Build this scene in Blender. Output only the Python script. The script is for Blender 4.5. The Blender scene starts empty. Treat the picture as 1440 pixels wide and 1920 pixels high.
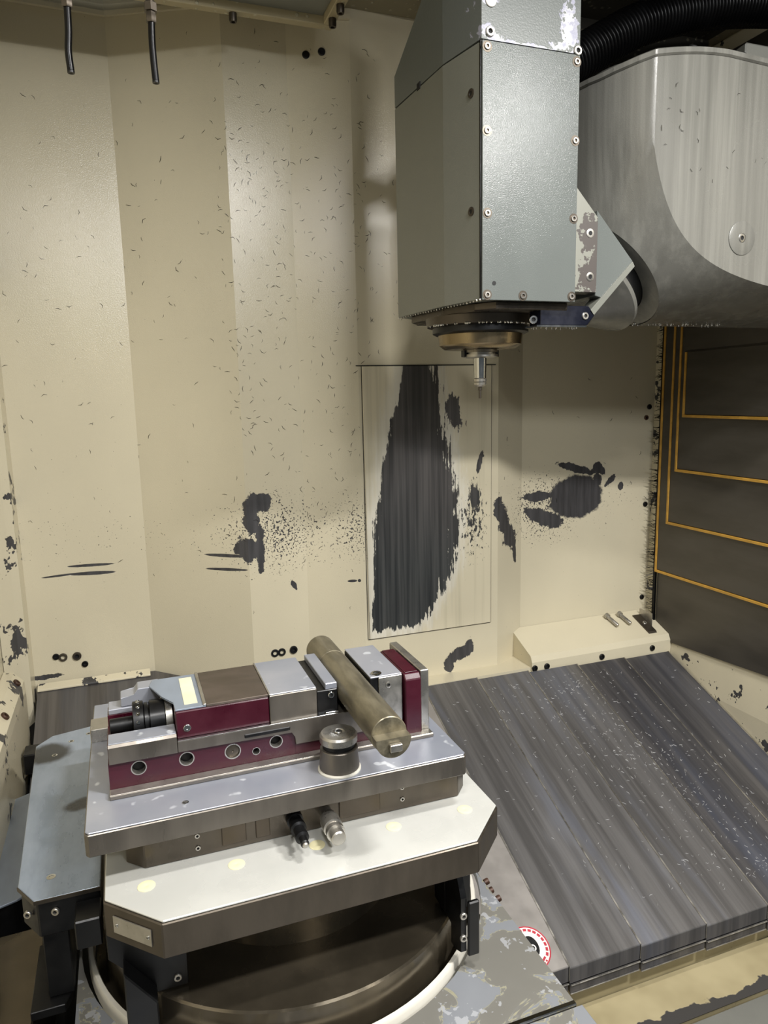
import bpy, bmesh, math, random
from mathutils import Vector, Matrix
random.seed(7)
S = bpy.context.scene
COL = S.collection
PI = math.pi

# ------------------------------------------------------------------ camera
def make_camera():
    yaw, pit, rol = 0.348466158, 0.16555152, -0.0219439709
    cy, sy, cp, sp, c, s = math.cos(yaw), math.sin(yaw), math.cos(pit), math.sin(pit), math.cos(rol), math.sin(rol)
    r = Vector((cy, -sy, 0)); f = Vector((sy, cy, 0)); u = Vector((0, 0, 1))
    f, u = f*cp - u*sp, u*cp + f*sp
    r, u = r*c + u*s, u*c - r*s
    cam = bpy.data.cameras.new('camera'); o = bpy.data.objects.new('camera', cam); COL.objects.link(o)
    cam.sensor_fit = 'VERTICAL'; cam.sensor_height = 24.0; cam.sensor_width = 18.0
    cam.lens = 24.0*1342.92/1920.0; cam.clip_start = 0.02; cam.clip_end = 50
    o.matrix_world = Matrix((( r.x, u.x, -f.x, 0), (r.y, u.y, -f.y, 0), (r.z, u.z, -f.z, 0), (0, 0, 0, 1)))
    S.camera = o
make_camera()

# ------------------------------------------------------------------ light
w = bpy.data.worlds.new('world'); S.world = w; w.use_nodes = True
w.node_tree.nodes['Background'].inputs[0].default_value = (0.86, 0.95, 1.0, 1)
w.node_tree.nodes['Background'].inputs[1].default_value = 0.11
def area(name, loc, target, sx, sy, power, col=(1, 0.98, 0.95)):
    l = bpy.data.lights.new(name, 'AREA'); l.shape = 'RECTANGLE'; l.size = sx; l.size_y = sy; l.energy = power; l.color = col
    o = bpy.data.objects.new(name, l); COL.objects.link(o); o.location = loc
    o.rotation_euler = (Vector(target) - Vector(loc)).to_track_quat('-Z', 'Z').to_euler()
    return o
area('work_light_left', (-0.12, -0.18, 1.04), (-0.12, -0.25, 0.04), 0.22, 0.11, 21)
area('work_light_right', (1.42, -0.16, 1.04), (1.40, -0.10, 0.04), 0.32, 0.12, 66)
area('work_light_overhead', (0.70, 0.50, 1.045), (0.60, 0.40, 0.0), 0.26, 0.09, 25)
area('room_light_outside', (0.75, -1.6, 1.15), (0.9, 1.8, -0.4), 1.0, 0.25, 26, (0.96, 0.98, 1.0))
S.view_settings.view_transform = 'Standard'; S.view_settings.look = 'None'
S.view_settings.gamma = 1; S.view_settings.exposure = 0.0; S.view_settings.use_curve_mapping = False

# ------------------------------------------------------------------ materials
def lin(c):
    return tuple(((x/255)/12.92 if x/255 <= 0.04045 else ((x/255+0.055)/1.055)**2.4) for x in c)
class NT:
    def __init__(s, name):
        s.m = bpy.data.materials.new(name); s.m.use_nodes = True; s.t = s.m.node_tree
        s.b = s.t.nodes['Principled BSDF']
    def n(s, typ, **k):
        x = s.t.nodes.new(typ)
        for a, v in k.items(): setattr(x, a, v)
        return x
    def put(s, sock, v):
        if isinstance(v, bpy.types.NodeSocket): s.t.links.new(v, sock)
        elif v is not None: sock.default_value = v
    def math(s, op, a, b=None, c=None, clamp=False):
        x = s.n('ShaderNodeMath', operation=op, use_clamp=clamp)
        for i, v in enumerate((a, b, c)): s.put(x.inputs[i], v)
        return x.outputs[0]
    def pos(s):
        if not hasattr(s, '_p'):
            s._p = s.n('ShaderNodeNewGeometry').outputs['Position']
        return s._p
    def obj(s):
        if not hasattr(s, '_o'): s._o = s.n('ShaderNodeTexCoord').outputs['Object']
        return s._o
    def xyz(s):
        if not hasattr(s, '_x'):
            x = s.n('ShaderNodeSeparateXYZ'); s.put(x.inputs[0], s.obj()); s._x = x.outputs
        return s._x
    def noise(s, scale, stretch=(1, 1, 1), detail=3, rough=0.5, dist=0.0):
        mp = s.n('ShaderNodeMapping'); s.put(mp.inputs[0], s.obj()); mp.inputs['Scale'].default_value = stretch
        x = s.n('ShaderNodeTexNoise'); s.put(x.inputs['Vector'], mp.outputs[0])
        x.inputs['Scale'].default_value = scale; x.inputs['Detail'].default_value = detail; x.inputs['Roughness'].default_value = rough
        x.inputs['Distortion'].default_value = dist
        return x.outputs['Fac']
    def ramp(s, v, a, b):   # smooth 0..1 between a and b
        x = s.n('ShaderNodeMapRange', interpolation_type='SMOOTHSTEP'); s.put(x.inputs[0], v)
        s.put(x.inputs[1], a); s.put(x.inputs[2], b); return x.outputs[0]
    def mix(s, f, a, b):
        x = s.n('ShaderNodeMix', data_type='RGBA')
        s.put(x.inputs[0], f)
        for sock, v in ((x.inputs[6], a), (x.inputs[7], b)):
            if isinstance(v, tuple) and len(v) == 3: v = v + (1,)
            s.put(sock, v)
        return x.outputs[2]
    def mixf(s, f, a, b):
        x = s.n('ShaderNodeMix', data_type='FLOAT'); s.put(x.inputs[0], f); s.put(x.inputs[2], a); s.put(x.inputs[3], b); return x.outputs[0]
    def blob(s, u, v, cu, cv, ru, rv, ang=0.0):   # 1 at centre, 0 at rim, negative outside
        du = s.math('SUBTRACT', u, cu); dv = s.math('SUBTRACT', v, cv)
        ca, sa = math.cos(ang), math.sin(ang)
        a = s.math('ADD', s.math('MULTIPLY', du, ca/ru), s.math('MULTIPLY', dv, sa/ru))
        b = s.math('ADD', s.math('MULTIPLY', du, -sa/rv), s.math('MULTIPLY', dv, ca/rv))
        return s.math('SUBTRACT', 1.0, s.math('SQRT', s.math('ADD', s.math('MULTIPLY', a, a), s.math('MULTIPLY', b, b))))
    def bump(s, h, strength=0.2, dist=0.002):
        x = s.n('ShaderNodeBump'); s.put(x.inputs['Height'], h); x.inputs['Strength'].default_value = strength; x.inputs['Distance'].default_value = dist
        s.put(s.b.inputs['Normal'], x.outputs[0])
    def set(s, col=None, rough=None, metal=None):
        for k, v in (('Base Color', col), ('Roughness', rough), ('Metallic', metal)):
            if isinstance(v, tuple) and len(v) == 3: v = v + (1,)
            s.put(s.b.inputs[k], v)
        return s.m

def simple(name, c, rough=0.4, metal=0.0, var=0.12, scale=12, stretch=(1, 1, 1), bump=0.0, rvar=0.1):
    t = NT(name); c = lin(c)
    n = t.noise(scale, stretch, 4, 0.6)
    f = t.ramp(n, 0.3, 0.7)
    col = t.mix(f, tuple(x*(1-var) for x in c), tuple(min(1, x*(1+var)) for x in c))
    r = t.mixf(f, max(0.03, rough-rvar), rough+rvar)
    if bump: t.bump(t.noise(scale*25, stretch, 2), bump)
    return t.set(col, r, metal)

M = {}
M['steel'] = simple('ground_steel', (178, 174, 166), 0.33, 0.85, 0.14, 30, (1, 1, 1), 0.05)
def sheen_top():  # bluish reflections painted into the steel tops, plus pale spots
    t = NT('sheen_ground_steel'); a = t.noise(7, (1, 1, 1), 3); b = t.noise(34, (1, 1, 1), 2, 0.4)
    col = t.mix(t.ramp(a, 0.3, 0.7), lin((150, 155, 168)), lin((172, 174, 182)))
    col = t.mix(t.math('MULTIPLY', t.ramp(b, 0.66, 0.72), 0.8), col, lin((226, 230, 236)))
    return t.set(col, t.mixf(a, 0.26, 0.42), 0.45)
M['steel_top'] = sheen_top()
M['steel_dark'] = simple('darkened_steel', (86, 79, 70), 0.36, 0.75, 0.22, 14, (1, 1, 0.4), 0.04)
M['steel_brown'] = simple('brown_side_steel', (116, 110, 102), 0.34, 0.7, 0.16, 18, (1, 1, 0.25), 0.03)  # browner and darker than the top-face steel
M['chrome'] = simple('bright_steel', (200, 200, 198), 0.16, 1.0, 0.05)
M['black'] = simple('black_oxide', (22, 22, 23), 0.38, 0.3, 0.25, 20)
M['rubber'] = simple('black_rubber', (8, 8, 9), 0.34, 0.0, 0.2)
M['rubber'].node_tree.nodes['Principled BSDF'].inputs['Specular IOR Level'].default_value = 0.22
M['maroon'] = simple('maroon_paint', (60, 9, 26), 0.34, 0.0, 0.16, 16, (1, 1, 1), 0.05)
M['maroon_lit'] = simple('maroon_paint_lit', (140, 40, 66), 0.36, 0.0, 0.14, 30)  # lighter copy of the maroon, light put into its colour
M['cream_label'] = simple('cream_label', (226, 220, 190), 0.5)
M['recess'] = simple('recess_shade_steel', (84, 75, 64), 0.38, 0.6, 0.2)
M['plug'] = simple('cream_plug', (228, 220, 178), 0.5, 0, 0.04)
M['brown_top'] = simple('brown_stained_steel', (98, 88, 80), 0.38, 0.6, 0.25, 14, (1, 2, 1))
M['bar'] = simple('olive_stock', (130, 123, 104), 0.38, 0.65, 0.28, 60, (1, 0.25, 1), 0.05)
M['navy'] = simple('navy_block', (13, 16, 30), 0.32, 0.1, 0.2)
M['yellow'] = simple('yellow_wiper', (196, 150, 62), 0.5, 0.0, 0.15, 30)
M['white_ring'] = simple('white_seal', (216, 212, 200), 0.4, 0.0, 0.06)
M['bronze'] = simple('bronze_nose', (142, 126, 98), 0.26, 0.9, 0.2, 10, (1, 1, 0.3))
M['dark_void'] = simple('dark_cavity', (8, 8, 8), 0.7)
M['rust'] = simple('rusted_screw', (70, 48, 36), 0.5, 0.3, 0.3, 40)
M['drum'] = simple('oiled_drum_steel', (96, 88, 74), 0.22, 0.75, 0.2, 9, (1, 1, 0.3), 0.02)
M['blue_sheen'] = simple('blue_sheen_steel', (140, 150, 164), 0.34, 0.3, 0.25, 7, (1, 0.35, 1), 0.04)  # bluish reflections put into the base colour of the plates
M['red'] = simple('sticker_red', (176, 40, 58), 0.5)
M['white'] = simple('sticker_white', (222, 218, 212), 0.5)
M['pallet_top'] = simple('pale_pallet_face', (206, 206, 200), 0.28, 0.25, 0.05, 6, (1, 1, 1), 0.02)  # ground steel coloured pale to stand for reflected ceiling lamps
M['swarf'] = simple('dark_swarf', (62, 58, 50), 0.45, 0.5, 0.3, 60)
M['swarf_light'] = simple('bright_swarf', (225, 225, 225), 0.35, 0.4, 0.2, 60)
M['machine_grey'] = None

CREAM = lin((212, 203, 177))
DARK = lin((66, 65, 66))
def cream_wall(name, boxes=(), blobs=(), band=None, speck=0.62, edge=None):
    """cream enamel worn through to dark steel: blobs/boxes in world x,z"""
    t = NT(name); X, Y, Z = t.xyz()[0], t.xyz()[1], t.xyz()[2]
    big = t.noise(2.2, (1, 1, 0.6), 3)
    base = t.mix(t.ramp(big, 0.3, 0.7), tuple(x*0.93 for x in CREAM), tuple(x*1.04 for x in CREAM))
    fine = t.noise(38, (1, 1, 1), 5, 0.65)
    mask = None
    def add(v):
        nonlocal mask
        mask = v if mask is None else t.math('MAXIMUM', mask, v)
    wob = t.math('MULTIPLY', t.math('SUBTRACT', fine, 0.5), 1.5)
    for (cu, cv, ru, rv, a) in blobs:
        ru, rv = ru*1.22, rv*1.22
        add(t.ramp(t.math('ADD', t.blob(X, Z, cu, cv, ru, rv, a), wob), 0.16, 0.24))
    for (cu, cv, ru, rv, a) in boxes:
        add(t.ramp(t.math('ADD', t.blob(X, Z, cu, cv, ru, rv, a), t.math('MULTIPLY', wob, 0.25)), 0.10, 0.2))
    # pitted specks, denser in a band of height
    sp = t.noise(190, (1, 1, 1), 2, 0.5)
    if band:
        zc, zw, xs = band
        d = t.math('ABSOLUTE', t.math('SUBTRACT', Z, zc))
        dens = t.ramp(d, zw, 0.0)
        if xs:
            dx = t.math('ABSOLUTE', t.math('SUBTRACT', X, xs[0]))
            dens = t.math('MULTIPLY', dens, t.ramp(dx, xs[1], 0.0))
        gx = t.math('MAXIMUM', t.math('MAXIMUM', t.ramp(t.math('ABSOLUTE', t.math('SUBTRACT', X, 0.42)), 0.24, 0.02), t.math('MULTIPLY', t.ramp(t.math('ABSOLUTE', t.math('SUBTRACT', X, 0.68)), 0.2, 0.0), 0.8)), t.ramp(t.math('ABSOLUTE', t.math('SUBTRACT', X, 1.40)), 0.20, 0.03))
        dens = t.math('MULTIPLY', dens, t.math('MULTIPLY_ADD', gx, 0.72, 0.40))
        th = t.math('SUBTRACT', 0.78, t.math('MULTIPLY', dens, 0.21))
        add(t.ramp(sp, th, t.math('ADD', th, 0.02)))
    add(t.ramp(sp, 0.775, 0.79))
    if edge: add(edge(t, fine))
    col = t.mix(mask, base, t.mix(t.ramp(t.noise(60, (1, 1, 0.1)), 0.3, 0.7), tuple(x*0.7 for x in DARK), tuple(x*1.2 for x in DARK)))
    rough = t.mixf(mask, 0.17, 0.45)
    peel = t.noise(420, (1, 1, 1), 2)
    h = t.math('SUBTRACT', t.math('MULTIPLY', peel, 0.35), t.math('MULTIPLY', mask, 1.0))
    t.bump(h, 0.5, 0.002)
    return t.set(col, rough, 0.0)

M['wall'] = cream_wall('cream_enamel_wall',
    blobs=[(0.366, -0.325, 0.045, 0.034, 0.3), (0.352, -0.375, 0.026, 0.045, 0), (0.335, -0.462, 0.036, 0.04, 0.6), (0.372, -0.455, 0.014, 0.09, 0),
           (0.475, -0.592, 0.008, 0.02, 0.5), (1.02, -0.885, 0.055, 0.022, 0.45), (0.985, -0.915, 0.02, 0.03, 0), (1.062, -0.865, 0.016, 0.032, 0),
           (1.62, -0.33, 0.02, 0.03, 0), (1.38, -0.375, 0.075, 0.018, 0), (1.40, -0.455, 0.085, 0.03, -0.35), (1.53, -0.285, 0.085, 0.014, -0.25),
           (1.625, -0.292, 0.032, 0.018, -0.7), (1.675, -0.335, 0.03, 0.012, 0.7), (1.722, -0.362, 0.012, 0.016, 0),
           (1.197, -0.43, 0.03, 0.085, 0.35), (1.235, -0.50, 0.038, 0.045, 0.5), (1.262, -0.545, 0.01, 0.06, 0.15),
           (-0.27, -0.822, 0.05, 0.008, 0), (1.09, -0.345, 0.02, 0.06, 0), (1.10, -0.25, 0.008, 0.05, -0.2)],
    boxes=[(1.530, -0.388, 0.135, 0.092, 0), (-0.113, -0.494, 0.078, 0.0050, -0.04), (-0.113, -0.519, 0.078, 0.0065, -0.05), (-0.20, -0.516, 0.06, 0.0035, 0.03),
           (0.275, -0.480, 0.072, 0.0062, -0.05), (0.272, -0.523, 0.066, 0.0055, -0.03), (0.655, -0.588, 0.018, 0.005, 0), (0.676, -0.588, 0.006, 0.006, 0)],
    band=(-0.42, 0.23, None))
M['shaded_cream'] = simple('shaded_cream_enamel', (150, 139, 108), 0.35, 0, 0.12, 8)  # cream enamel darkened for the dim trough, shade put in the colour
M['trim'] = cream_wall('cream_enamel_trim')
def wear_edge(t, fine):
    return t.ramp(t.math('ADD', t.noise(9, (1, 1, 1), 4, 0.7), t.math('MULTIPLY', fine, 0.35)), 0.765, 0.78)
M['trim_worn'] = cream_wall('cream_enamel_chipped', edge=wear_edge)

def panel_mat():
    t = NT('worn_access_panel'); X, Z = t.xyz()[0], t.xyz()[2]
    rows = [(0.078, .836, .935), (-.024, .808, .960), (-.105, .781, .972), (-.19, .769, .985), (-.275, .755, 1.000), (-.36, .740, 1.016), (-.45, .729, 1.018),
            (-.53, .720, 1.008), (-.605, .714, .985), (-.66, .711, .958), (-.71, .708, .925), (-.775, .706, .86)]
    zn = t.n('ShaderNodeMapRange'); t.put(zn.inputs[0], Z); zn.inputs[1].default_value = -0.80; zn.inputs[2].default_value = 0.08
    def curve(k):
        c = t.n('ShaderNodeFloatCurve'); cv = c.mapping.curves[0]
        pts = sorted(((r[0]+0.80)/0.88, (r[k]-0.65)/0.5) for r in rows)
        cv.points[0].location = pts[0]; cv.points[1].location = pts[-1]
        for p in pts[1:-1]: cv.points.new(*p)
        c.mapping.update(); t.put(c.inputs['Value'], zn.outputs[0])
        return t.math('MULTIPLY_ADD', c.outputs[0], 0.5, 0.65)
    xl, xr = curve(1), curve(2)
    st = t.noise(120, (1, 1, 0.045), 3, 0.6)       # brushed vertical strands
    st2 = t.noise(46, (1, 1, 0.30), 5, 0.7)
    w = t.math('ADD', t.math('MULTIPLY', t.math('SUBTRACT', st, 0.5), 0.10), t.math('MULTIPLY', t.math('SUBTRACT', st2, 0.5), 0.12))
    dl = t.math('ADD', t.math('SUBTRACT', X, xl), t.math('MULTIPLY', w, 0.5))
    dr = t.math('ADD', t.math('SUBTRACT', xr, X), w)
    db = t.math('ADD', t.math('SUBTRACT', Z, -0.762), t.math('MULTIPLY', w, 0.6))
    d = t.math('MINIMUM', t.math('MINIMUM', dl, dr), db)
    mask = t.ramp(d, 0.0, 0.004)
    # the ragged fringe at right and upper right
    fr = t.math('ADD', t.blob(X, Z, 1.005, -0.06, 0.03, 0.06, 0.3), t.math('MULTIPLY', t.math('SUBTRACT', st2, 0.5), 4.0))
    mask = t.math('MAXIMUM', mask, t.ramp(fr, 0.2, 0.3))
    f2 = t.math('ADD', t.blob(X, Z, 1.085, -0.34, 0.026, 0.06, 0), t.math('MULTIPLY', t.math('SUBTRACT', st2, 0.5), 2.5))
    mask = t.math('MAXIMUM', mask, t.ramp(f2, 0.2, 0.3))
    f3 = t.math('ADD', t.blob(X, Z, 1.075, -0.43, 0.075, 0.16, 0), t.math('MULTIPLY', t.math('SUBTRACT', t.noise(95, (1, 1, 0.5), 4, 0.7), 0.5), 5.0))
    mask = t.math('MAXIMUM', mask, t.ramp(f3, 0.75, 0.85))
    f4 = t.math('ADD', t.blob(X, Z, 1.098, -0.235, 0.011, 0.05, -0.2), t.math('MULTIPLY', t.math('SUBTRACT', st2, 0.5), 2.0))
    mask = t.math('MAXIMUM', mask, t.ramp(f4, 0.2, 0.3))
    streak = t.noise(70, (1, 1, 0.02), 3, 0.6)
    dk = t.mix(t.ramp(streak, 0.3, 0.7), lin((56, 54, 53)), lin((92, 88, 86)))
    low = t.ramp(t.math('ADD', Z, t.math('MULTIPLY', t.noise(5, (1, 1, .5)), 0.3)), 0.02, -0.45)
    dk = t.mix(t.math('MULTIPLY', low, 0.75), dk, t.mix(t.ramp(streak, 0.3, 0.7), lin((30, 36, 39)), lin((66, 70, 70))))
    halo = t.ramp(d, -0.06, 0.0)    # paint scrubbed thin beside the patch
    cm = t.mix(t.math('MULTIPLY', halo, 0.55), CREAM, lin((226, 224, 216)))
    cm = t.mix(t.math('MULTIPLY', t.ramp(t.noise(60, (1, 1, 0.02)), 0.45, 0.7), 0.25), cm, lin((150, 144, 120)))
    t.bump(t.math('ADD', t.math('MULTIPLY', mask, -1.0), t.math('MULTIPLY', streak, 0.4)), 0.25, 0.0015)
    return t.set(t.mix(mask, cm, dk), t.mixf(mask, 0.28, 0.42), 0.0)
M['panel'] = panel_mat()

def grey_paint(name, c, streaks=0.0, rough=0.32, bumpy=0.25):
    t = NT(name); c = lin(c)
    f = t.ramp(t.noise(5, (1, 1, 0.5), 4), 0.3, 0.7)
    col = t.mix(f, tuple(x*0.93 for x in c), tuple(x*1.06 for x in c))
    if streaks:
        s = t.ramp(t.noise(34, (1, 1, 0.03), 4, 0.65), 0.42, 0.68)
        col = t.mix(t.math('MULTIPLY', s, streaks), col, tuple(min(1, x*1.45) for x in c))
        s2 = t.ramp(t.noise(22, (1, 1, 0.03), 4, 0.65), 0.55, 0.35)
        col = t.mix(t.math('MULTIPLY', s2, streaks*0.6), col, tuple(x*0.72 for x in c))
    t.bump(t.noise(520, (1, 1, 1), 2), bumpy, 0.001)
    return t.set(col, t.mixf(f, rough-0.05, rough+0.06), 0.0)
M['head_grey'] = grey_paint('spindle_grey_enamel', (102, 106, 103), 0.0, 0.20, 0.35)
M['head_grey'].node_tree.nodes['Principled BSDF'].inputs['Specular IOR Level'].default_value = 0.22
M['head_side'] = grey_paint('spindle_side_enamel', (118, 119, 111))
M['body_grey'] = grey_paint('swivel_grey_enamel', (108, 107, 101), 0.75, 0.25)
M['machine_grey'] = grey_paint('machine_grey_enamel', (112, 112, 106))
M['guard'] = simple('dark_guard_steel', (88, 84, 78), 0.42, 0.55, 0.16, 7, (1, 0.4, 1.6), 0.05)

def worn_head():
    t = NT('spindle_grey_chipped'); c = lin((98, 102, 99)); X, Z = t.xyz()[0], t.xyz()[2]
    n = t.noise(60, (1, 1, 1), 4, 0.6); wob = t.math('MULTIPLY', t.math('SUBTRACT', n, 0.5), 3.0)
    m = None
    for b in ((0.700, 0.640, 0.03, 0.018, -0.5), (0.862, 0.672, 0.022, 0.06, 0), (0.845, 0.643, 0.03, 0.012, 0), (0.77, 0.634, 0.09, 0.006, 0), (0.69, .70, .02, .01, 0)):
        v = t.ramp(t.math('ADD', t.blob(X, Z, *b), wob), 0.15, 0.3); m = v if m is None else t.math('MAXIMUM', m, v)
    col = t.mix(m, c, t.mix(t.ramp(n, 0.4, 0.6), lin((205, 205, 205)), lin((150, 150, 165))))
    t.bump(t.math('ADD', t.noise(330), t.math('MULTIPLY', m, -1)), 0.3, 0.001)
    return t.set(col, 0.34, 0.0)
M['head_top'] = worn_head()
def worn_strip():
    t = NT('side_strip_chipped'); X, Z = t.xyz()[0], t.xyz()[2]
    n = t.noise(70, (1, 1, 1), 4, 0.6); wob = t.math('MULTIPLY', t.math('SUBTRACT', n, 0.5), 2.4)
    m = None
    for b in ((0.938, 0.313, 0.032, 0.045, 0), (0.936, 0.225, 0.034, 0.045, 0), (0.952, 0.245, 0.008, 0.06, 0)):
        v = t.ramp(t.math('ADD', t.blob(X, Z, *b), wob), 0.15, 0.25); m = v if m is None else t.math('MAXIMUM', m, v)
    col = t.mix(m, lin((128, 128, 118)), lin((76, 70, 66)))
    t.bump(t.math('MULTIPLY', m, -1), 0.4, 0.001)
    return t.set(col, 0.4, 0.0)
M['strip'] = worn_strip()

def cover_mat(name, dark, light, tint):
    t = NT(name)
    s = t.noise(26, (1, 0.035, 0.035), 5, 0.65)
    s2 = t.noise(7, (1, 0.12, 0.12), 4, 0.6, 0.5)
    col = t.mix(t.ramp(s, 0.35, 0.68), lin(dark), lin(light))
    col = t.mix(t.math('MULTIPLY', t.ramp(s2, 0.45, 0.7), 0.55), col, lin(tint))
    scr = t.ramp(t.noise(85, (1, 0.012, 0.012), 2), 0.70, 0.76)
    col = t.mix(t.math('MULTIPLY', scr, 0.25), col, lin((170, 168, 165)))
    t.bump(s, 0.12, 0.001)
    return t.set(col, t.mixf(t.ramp(s2, 0.35, 0.65), 0.30, 0.5), 0.55)
M['cover'] = cover_mat('way_cover_steel', (102, 100, 99), (132, 130, 129), (114, 120, 136))
M['cover_dark'] = cover_mat('way_cover_steel_dark', (80, 79, 82), (110, 108, 109), (84, 90, 107))
M['cover_pale'] = simple('pale_cover_sheet', (150, 145, 140), 0.42, 0.35, 0.05, 10)
M['floor_left'] = cover_mat('left_cover_steel', (92, 89, 88), (116, 113, 111), (100, 102, 108))

def saddle_mat():
    t = NT('stained_saddle_steel')
    a = t.noise(10, (1, 1, 1), 5, 0.6, 0.6); b = t.noise(36, (1, 1, 1), 4, 0.55)
    col = t.mix(t.ramp(a, 0.44, 0.48), lin((142, 145, 150)), lin((130, 128, 121)))
    col = t.mix(t.math('MULTIPLY', t.ramp(b, 0.60, 0.62), 0.7), col, lin((188, 190, 194)))
    ring = t.math('ABSOLUTE', t.math('SUBTRACT', a, 0.46))
    col = t.mix(t.math('MULTIPLY', t.ramp(ring, 0.008, 0.001), 0.45), col, lin((196, 188, 140)))
    t.bump(b, 0.12, 0.001)
    return t.set(col, t.mixf(t.ramp(a, 0.4, 0.6), 0.42, 0.30), 0.3)
M['saddle'] = saddle_mat()
def spotted(name, c, spot):
    t = NT(name); v = t.n('ShaderNodeTexVoronoi'); t.put(v.inputs['Vector'], t.obj()); v.inputs['Scale'].default_value = 42
    m = t.ramp(v.outputs['Distance'], 0.24, 0.16)
    t.bump(m, 0.6, 0.003)
    return t.set(t.mix(t.math('MULTIPLY', m, 0.6), lin(c), lin(spot)), t.mixf(m, 0.4, 0.15), 0.0)
M['ceiling'] = spotted('wet_ceiling_enamel', (142, 134, 110), (190, 182, 156))
M['ceil_shade'] = spotted('shaded_wet_ceiling', (52, 50, 44), (120, 116, 100))  # ceiling enamel darkened to stand for shade; spots are drops
M['ceil_lip'] = spotted('wet_lip_enamel', (176, 164, 132), (205, 200, 176))

# ------------------------------------------------------------------ mesh helpers
def bm_new(): return bmesh.new()
def add_box(bm, x0, x1, y0, y1, z0, z1, bev=0.0, seg=1):
    vs = [bm.verts.new((x, y, z)) for x in (x0, x1) for y in (y0, y1) for z in (z0, z1)]
    q = [(0, 1, 3, 2), (4, 6, 7, 5), (0, 4, 5, 1), (2, 3, 7, 6), (0, 2, 6, 4), (1, 5, 7, 3)]
    fs = [bm.faces.new([vs[i] for i in f]) for f in q]
    if bev:
        es = list({e for f in fs for e in f.edges})
        bmesh.ops.bevel(bm, geom=es, offset=bev, segments=seg, affect='EDGES', profile=0.5)
    return fs
def add_prism(bm, poly, axis, a, b, bev=0.0, seg=1):
    """poly: 2D points in the two other axes (ordered x,y,z minus axis)"""
    def P(p, t):
        return {0: (t, p[0], p[1]), 1: (p[0], t, p[1]), 2: (p[0], p[1], t)}[axis]
    A = [bm.verts.new(P(p, a)) for p in poly]; B = [bm.verts.new(P(p, b)) for p in poly]
    n = len(poly); fs = [bm.faces.new(A), bm.faces.new(B[::-1])]
    for i in range(n): fs.append(bm.faces.new((A[i], B[i], B[(i+1) % n], A[(i+1) % n])))
    if bev:
        es = list({e for f in fs for e in f.edges})
        bmesh.ops.bevel(bm, geom=es, offset=bev, segments=seg, affect='EDGES', profile=0.5)
def frame(d):
    d = Vector(d).normalized(); h = Vector((0, 0, 1)) if abs(d.z) < 0.9 else Vector((1, 0, 0))
    u = h.cross(d).normalized(); return d, u, d.cross(u)
def add_lathe(bm, o, d, prof, seg=32, caps=True):
    """prof: (distance along d, radius)"""
    o = Vector(o); d, u, v = frame(d); rings = []
    for (t, r) in prof:
        if r < 1e-6: rings.append([bm.verts.new(o+d*t)])
        else: rings.append([bm.verts.new(o+d*t+(u*math.cos(2*PI*k/seg)+v*math.sin(2*PI*k/seg))*r) for k in range(seg)])
    for A, B in zip(rings, rings[1:]):
        if len(A) == 1 and len(B) == 1: continue
        for k in range(seg):
            k2 = (k+1) % seg
            if len(A) == 1: bm.faces.new((A[0], B[k2], B[k]))
            elif len(B) == 1: bm.faces.new((A[k], A[k2], B[0]))
            else: bm.faces.new((A[k], A[k2], B[k2], B[k]))
    if caps:
        if len(rings[0]) > 1: bm.faces.new(rings[0][::-1])
        if len(rings[-1]) > 1: bm.faces.new(rings[-1])
def add_cyl(bm, a, b, r, seg=24, ch=0.0):
    a, b = Vector(a), Vector(b); L = (b-a).length
    add_lathe(bm, a, b-a, [(0, r-ch), (ch, r), (L-ch, r), (L, r-ch)] if ch else [(0, r), (L, r)], seg)
def add_tube(bm, pts, rad, seg=12):
    pts = [Vector(p) for p in pts]; rings = []
    ref = Vector((0, 1, 0.13))
    for i, p in enumerate(pts):
        t = (pts[min(i+1, len(pts)-1)] - pts[max(i-1, 0)]).normalized()
        u = ref.cross(t).normalized(); v = t.cross(u); r = rad[i] if isinstance(rad, (list, tuple)) else rad
        rings.append([bm.verts.new(p+(u*math.cos(2*PI*k/seg)+v*math.sin(2*PI*k/seg))*r) for k in range(seg)])
    for A, B in zip(rings, rings[1:]):
        for k in range(seg): bm.faces.new((A[k], A[(k+1) % seg], B[(k+1) % seg], B[k]))
    bm.faces.new(rings[0][::-1]); bm.faces.new(rings[-1])
def bez(pts, n):   # Catmull-Rom through points
    P = [Vector(p) for p in pts]; P = [2*P[0]-P[1]] + P + [2*P[-1]-P[-2]]; out = []
    for i in range(1, len(P)-2):
        for k in range(n):
            t = k/n; a, b, c, d = P[i-1:i+3]
            out.append(0.5*((2*b)+(c-a)*t+(2*a-5*b+4*c-d)*t*t+(3*b-a-3*c+d)*t**3))
    out.append(P[-2]); return out
def obj(name, bm, mat, parent=None, smooth=False, ang=35):
    bmesh.ops.recalc_face_normals(bm, faces=bm.faces[:])
    me = bpy.data.meshes.new(name)
    if smooth:
        for f in bm.faces: f.smooth = True
        for e in bm.edges:
            if len(e.link_faces) == 2 and e.calc_face_angle(0) > math.radians(ang): e.smooth = False
    bm.to_mesh(me); bm.free()
    for m_ in (mat if isinstance(mat, (list, tuple)) else [mat]): me.materials.append(M[m_] if isinstance(m_, str) else m_)
    o = bpy.data.objects.new(name, me); COL.objects.link(o)
    if parent is not None:
        o.parent = parent
        if parent.parent is None and parent.type == 'EMPTY': o.location = -Vector(parent.location)
    return o
def thing(name, loc, label, cat, group=None):
    o = bpy.data.objects.new(name, None); COL.objects.link(o); o.location = loc; o.empty_display_size = 0.05
    o['label'] = label; o['category'] = cat
    if group: o['group'] = group
    return o
def struct(o, label=None):
    o['kind'] = 'structure'
    if label: o['label'] = label
    return o
def tag(o, label, cat, group=None):
    o['label'] = label; o['category'] = cat
    if group: o['group'] = group
    return o
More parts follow.
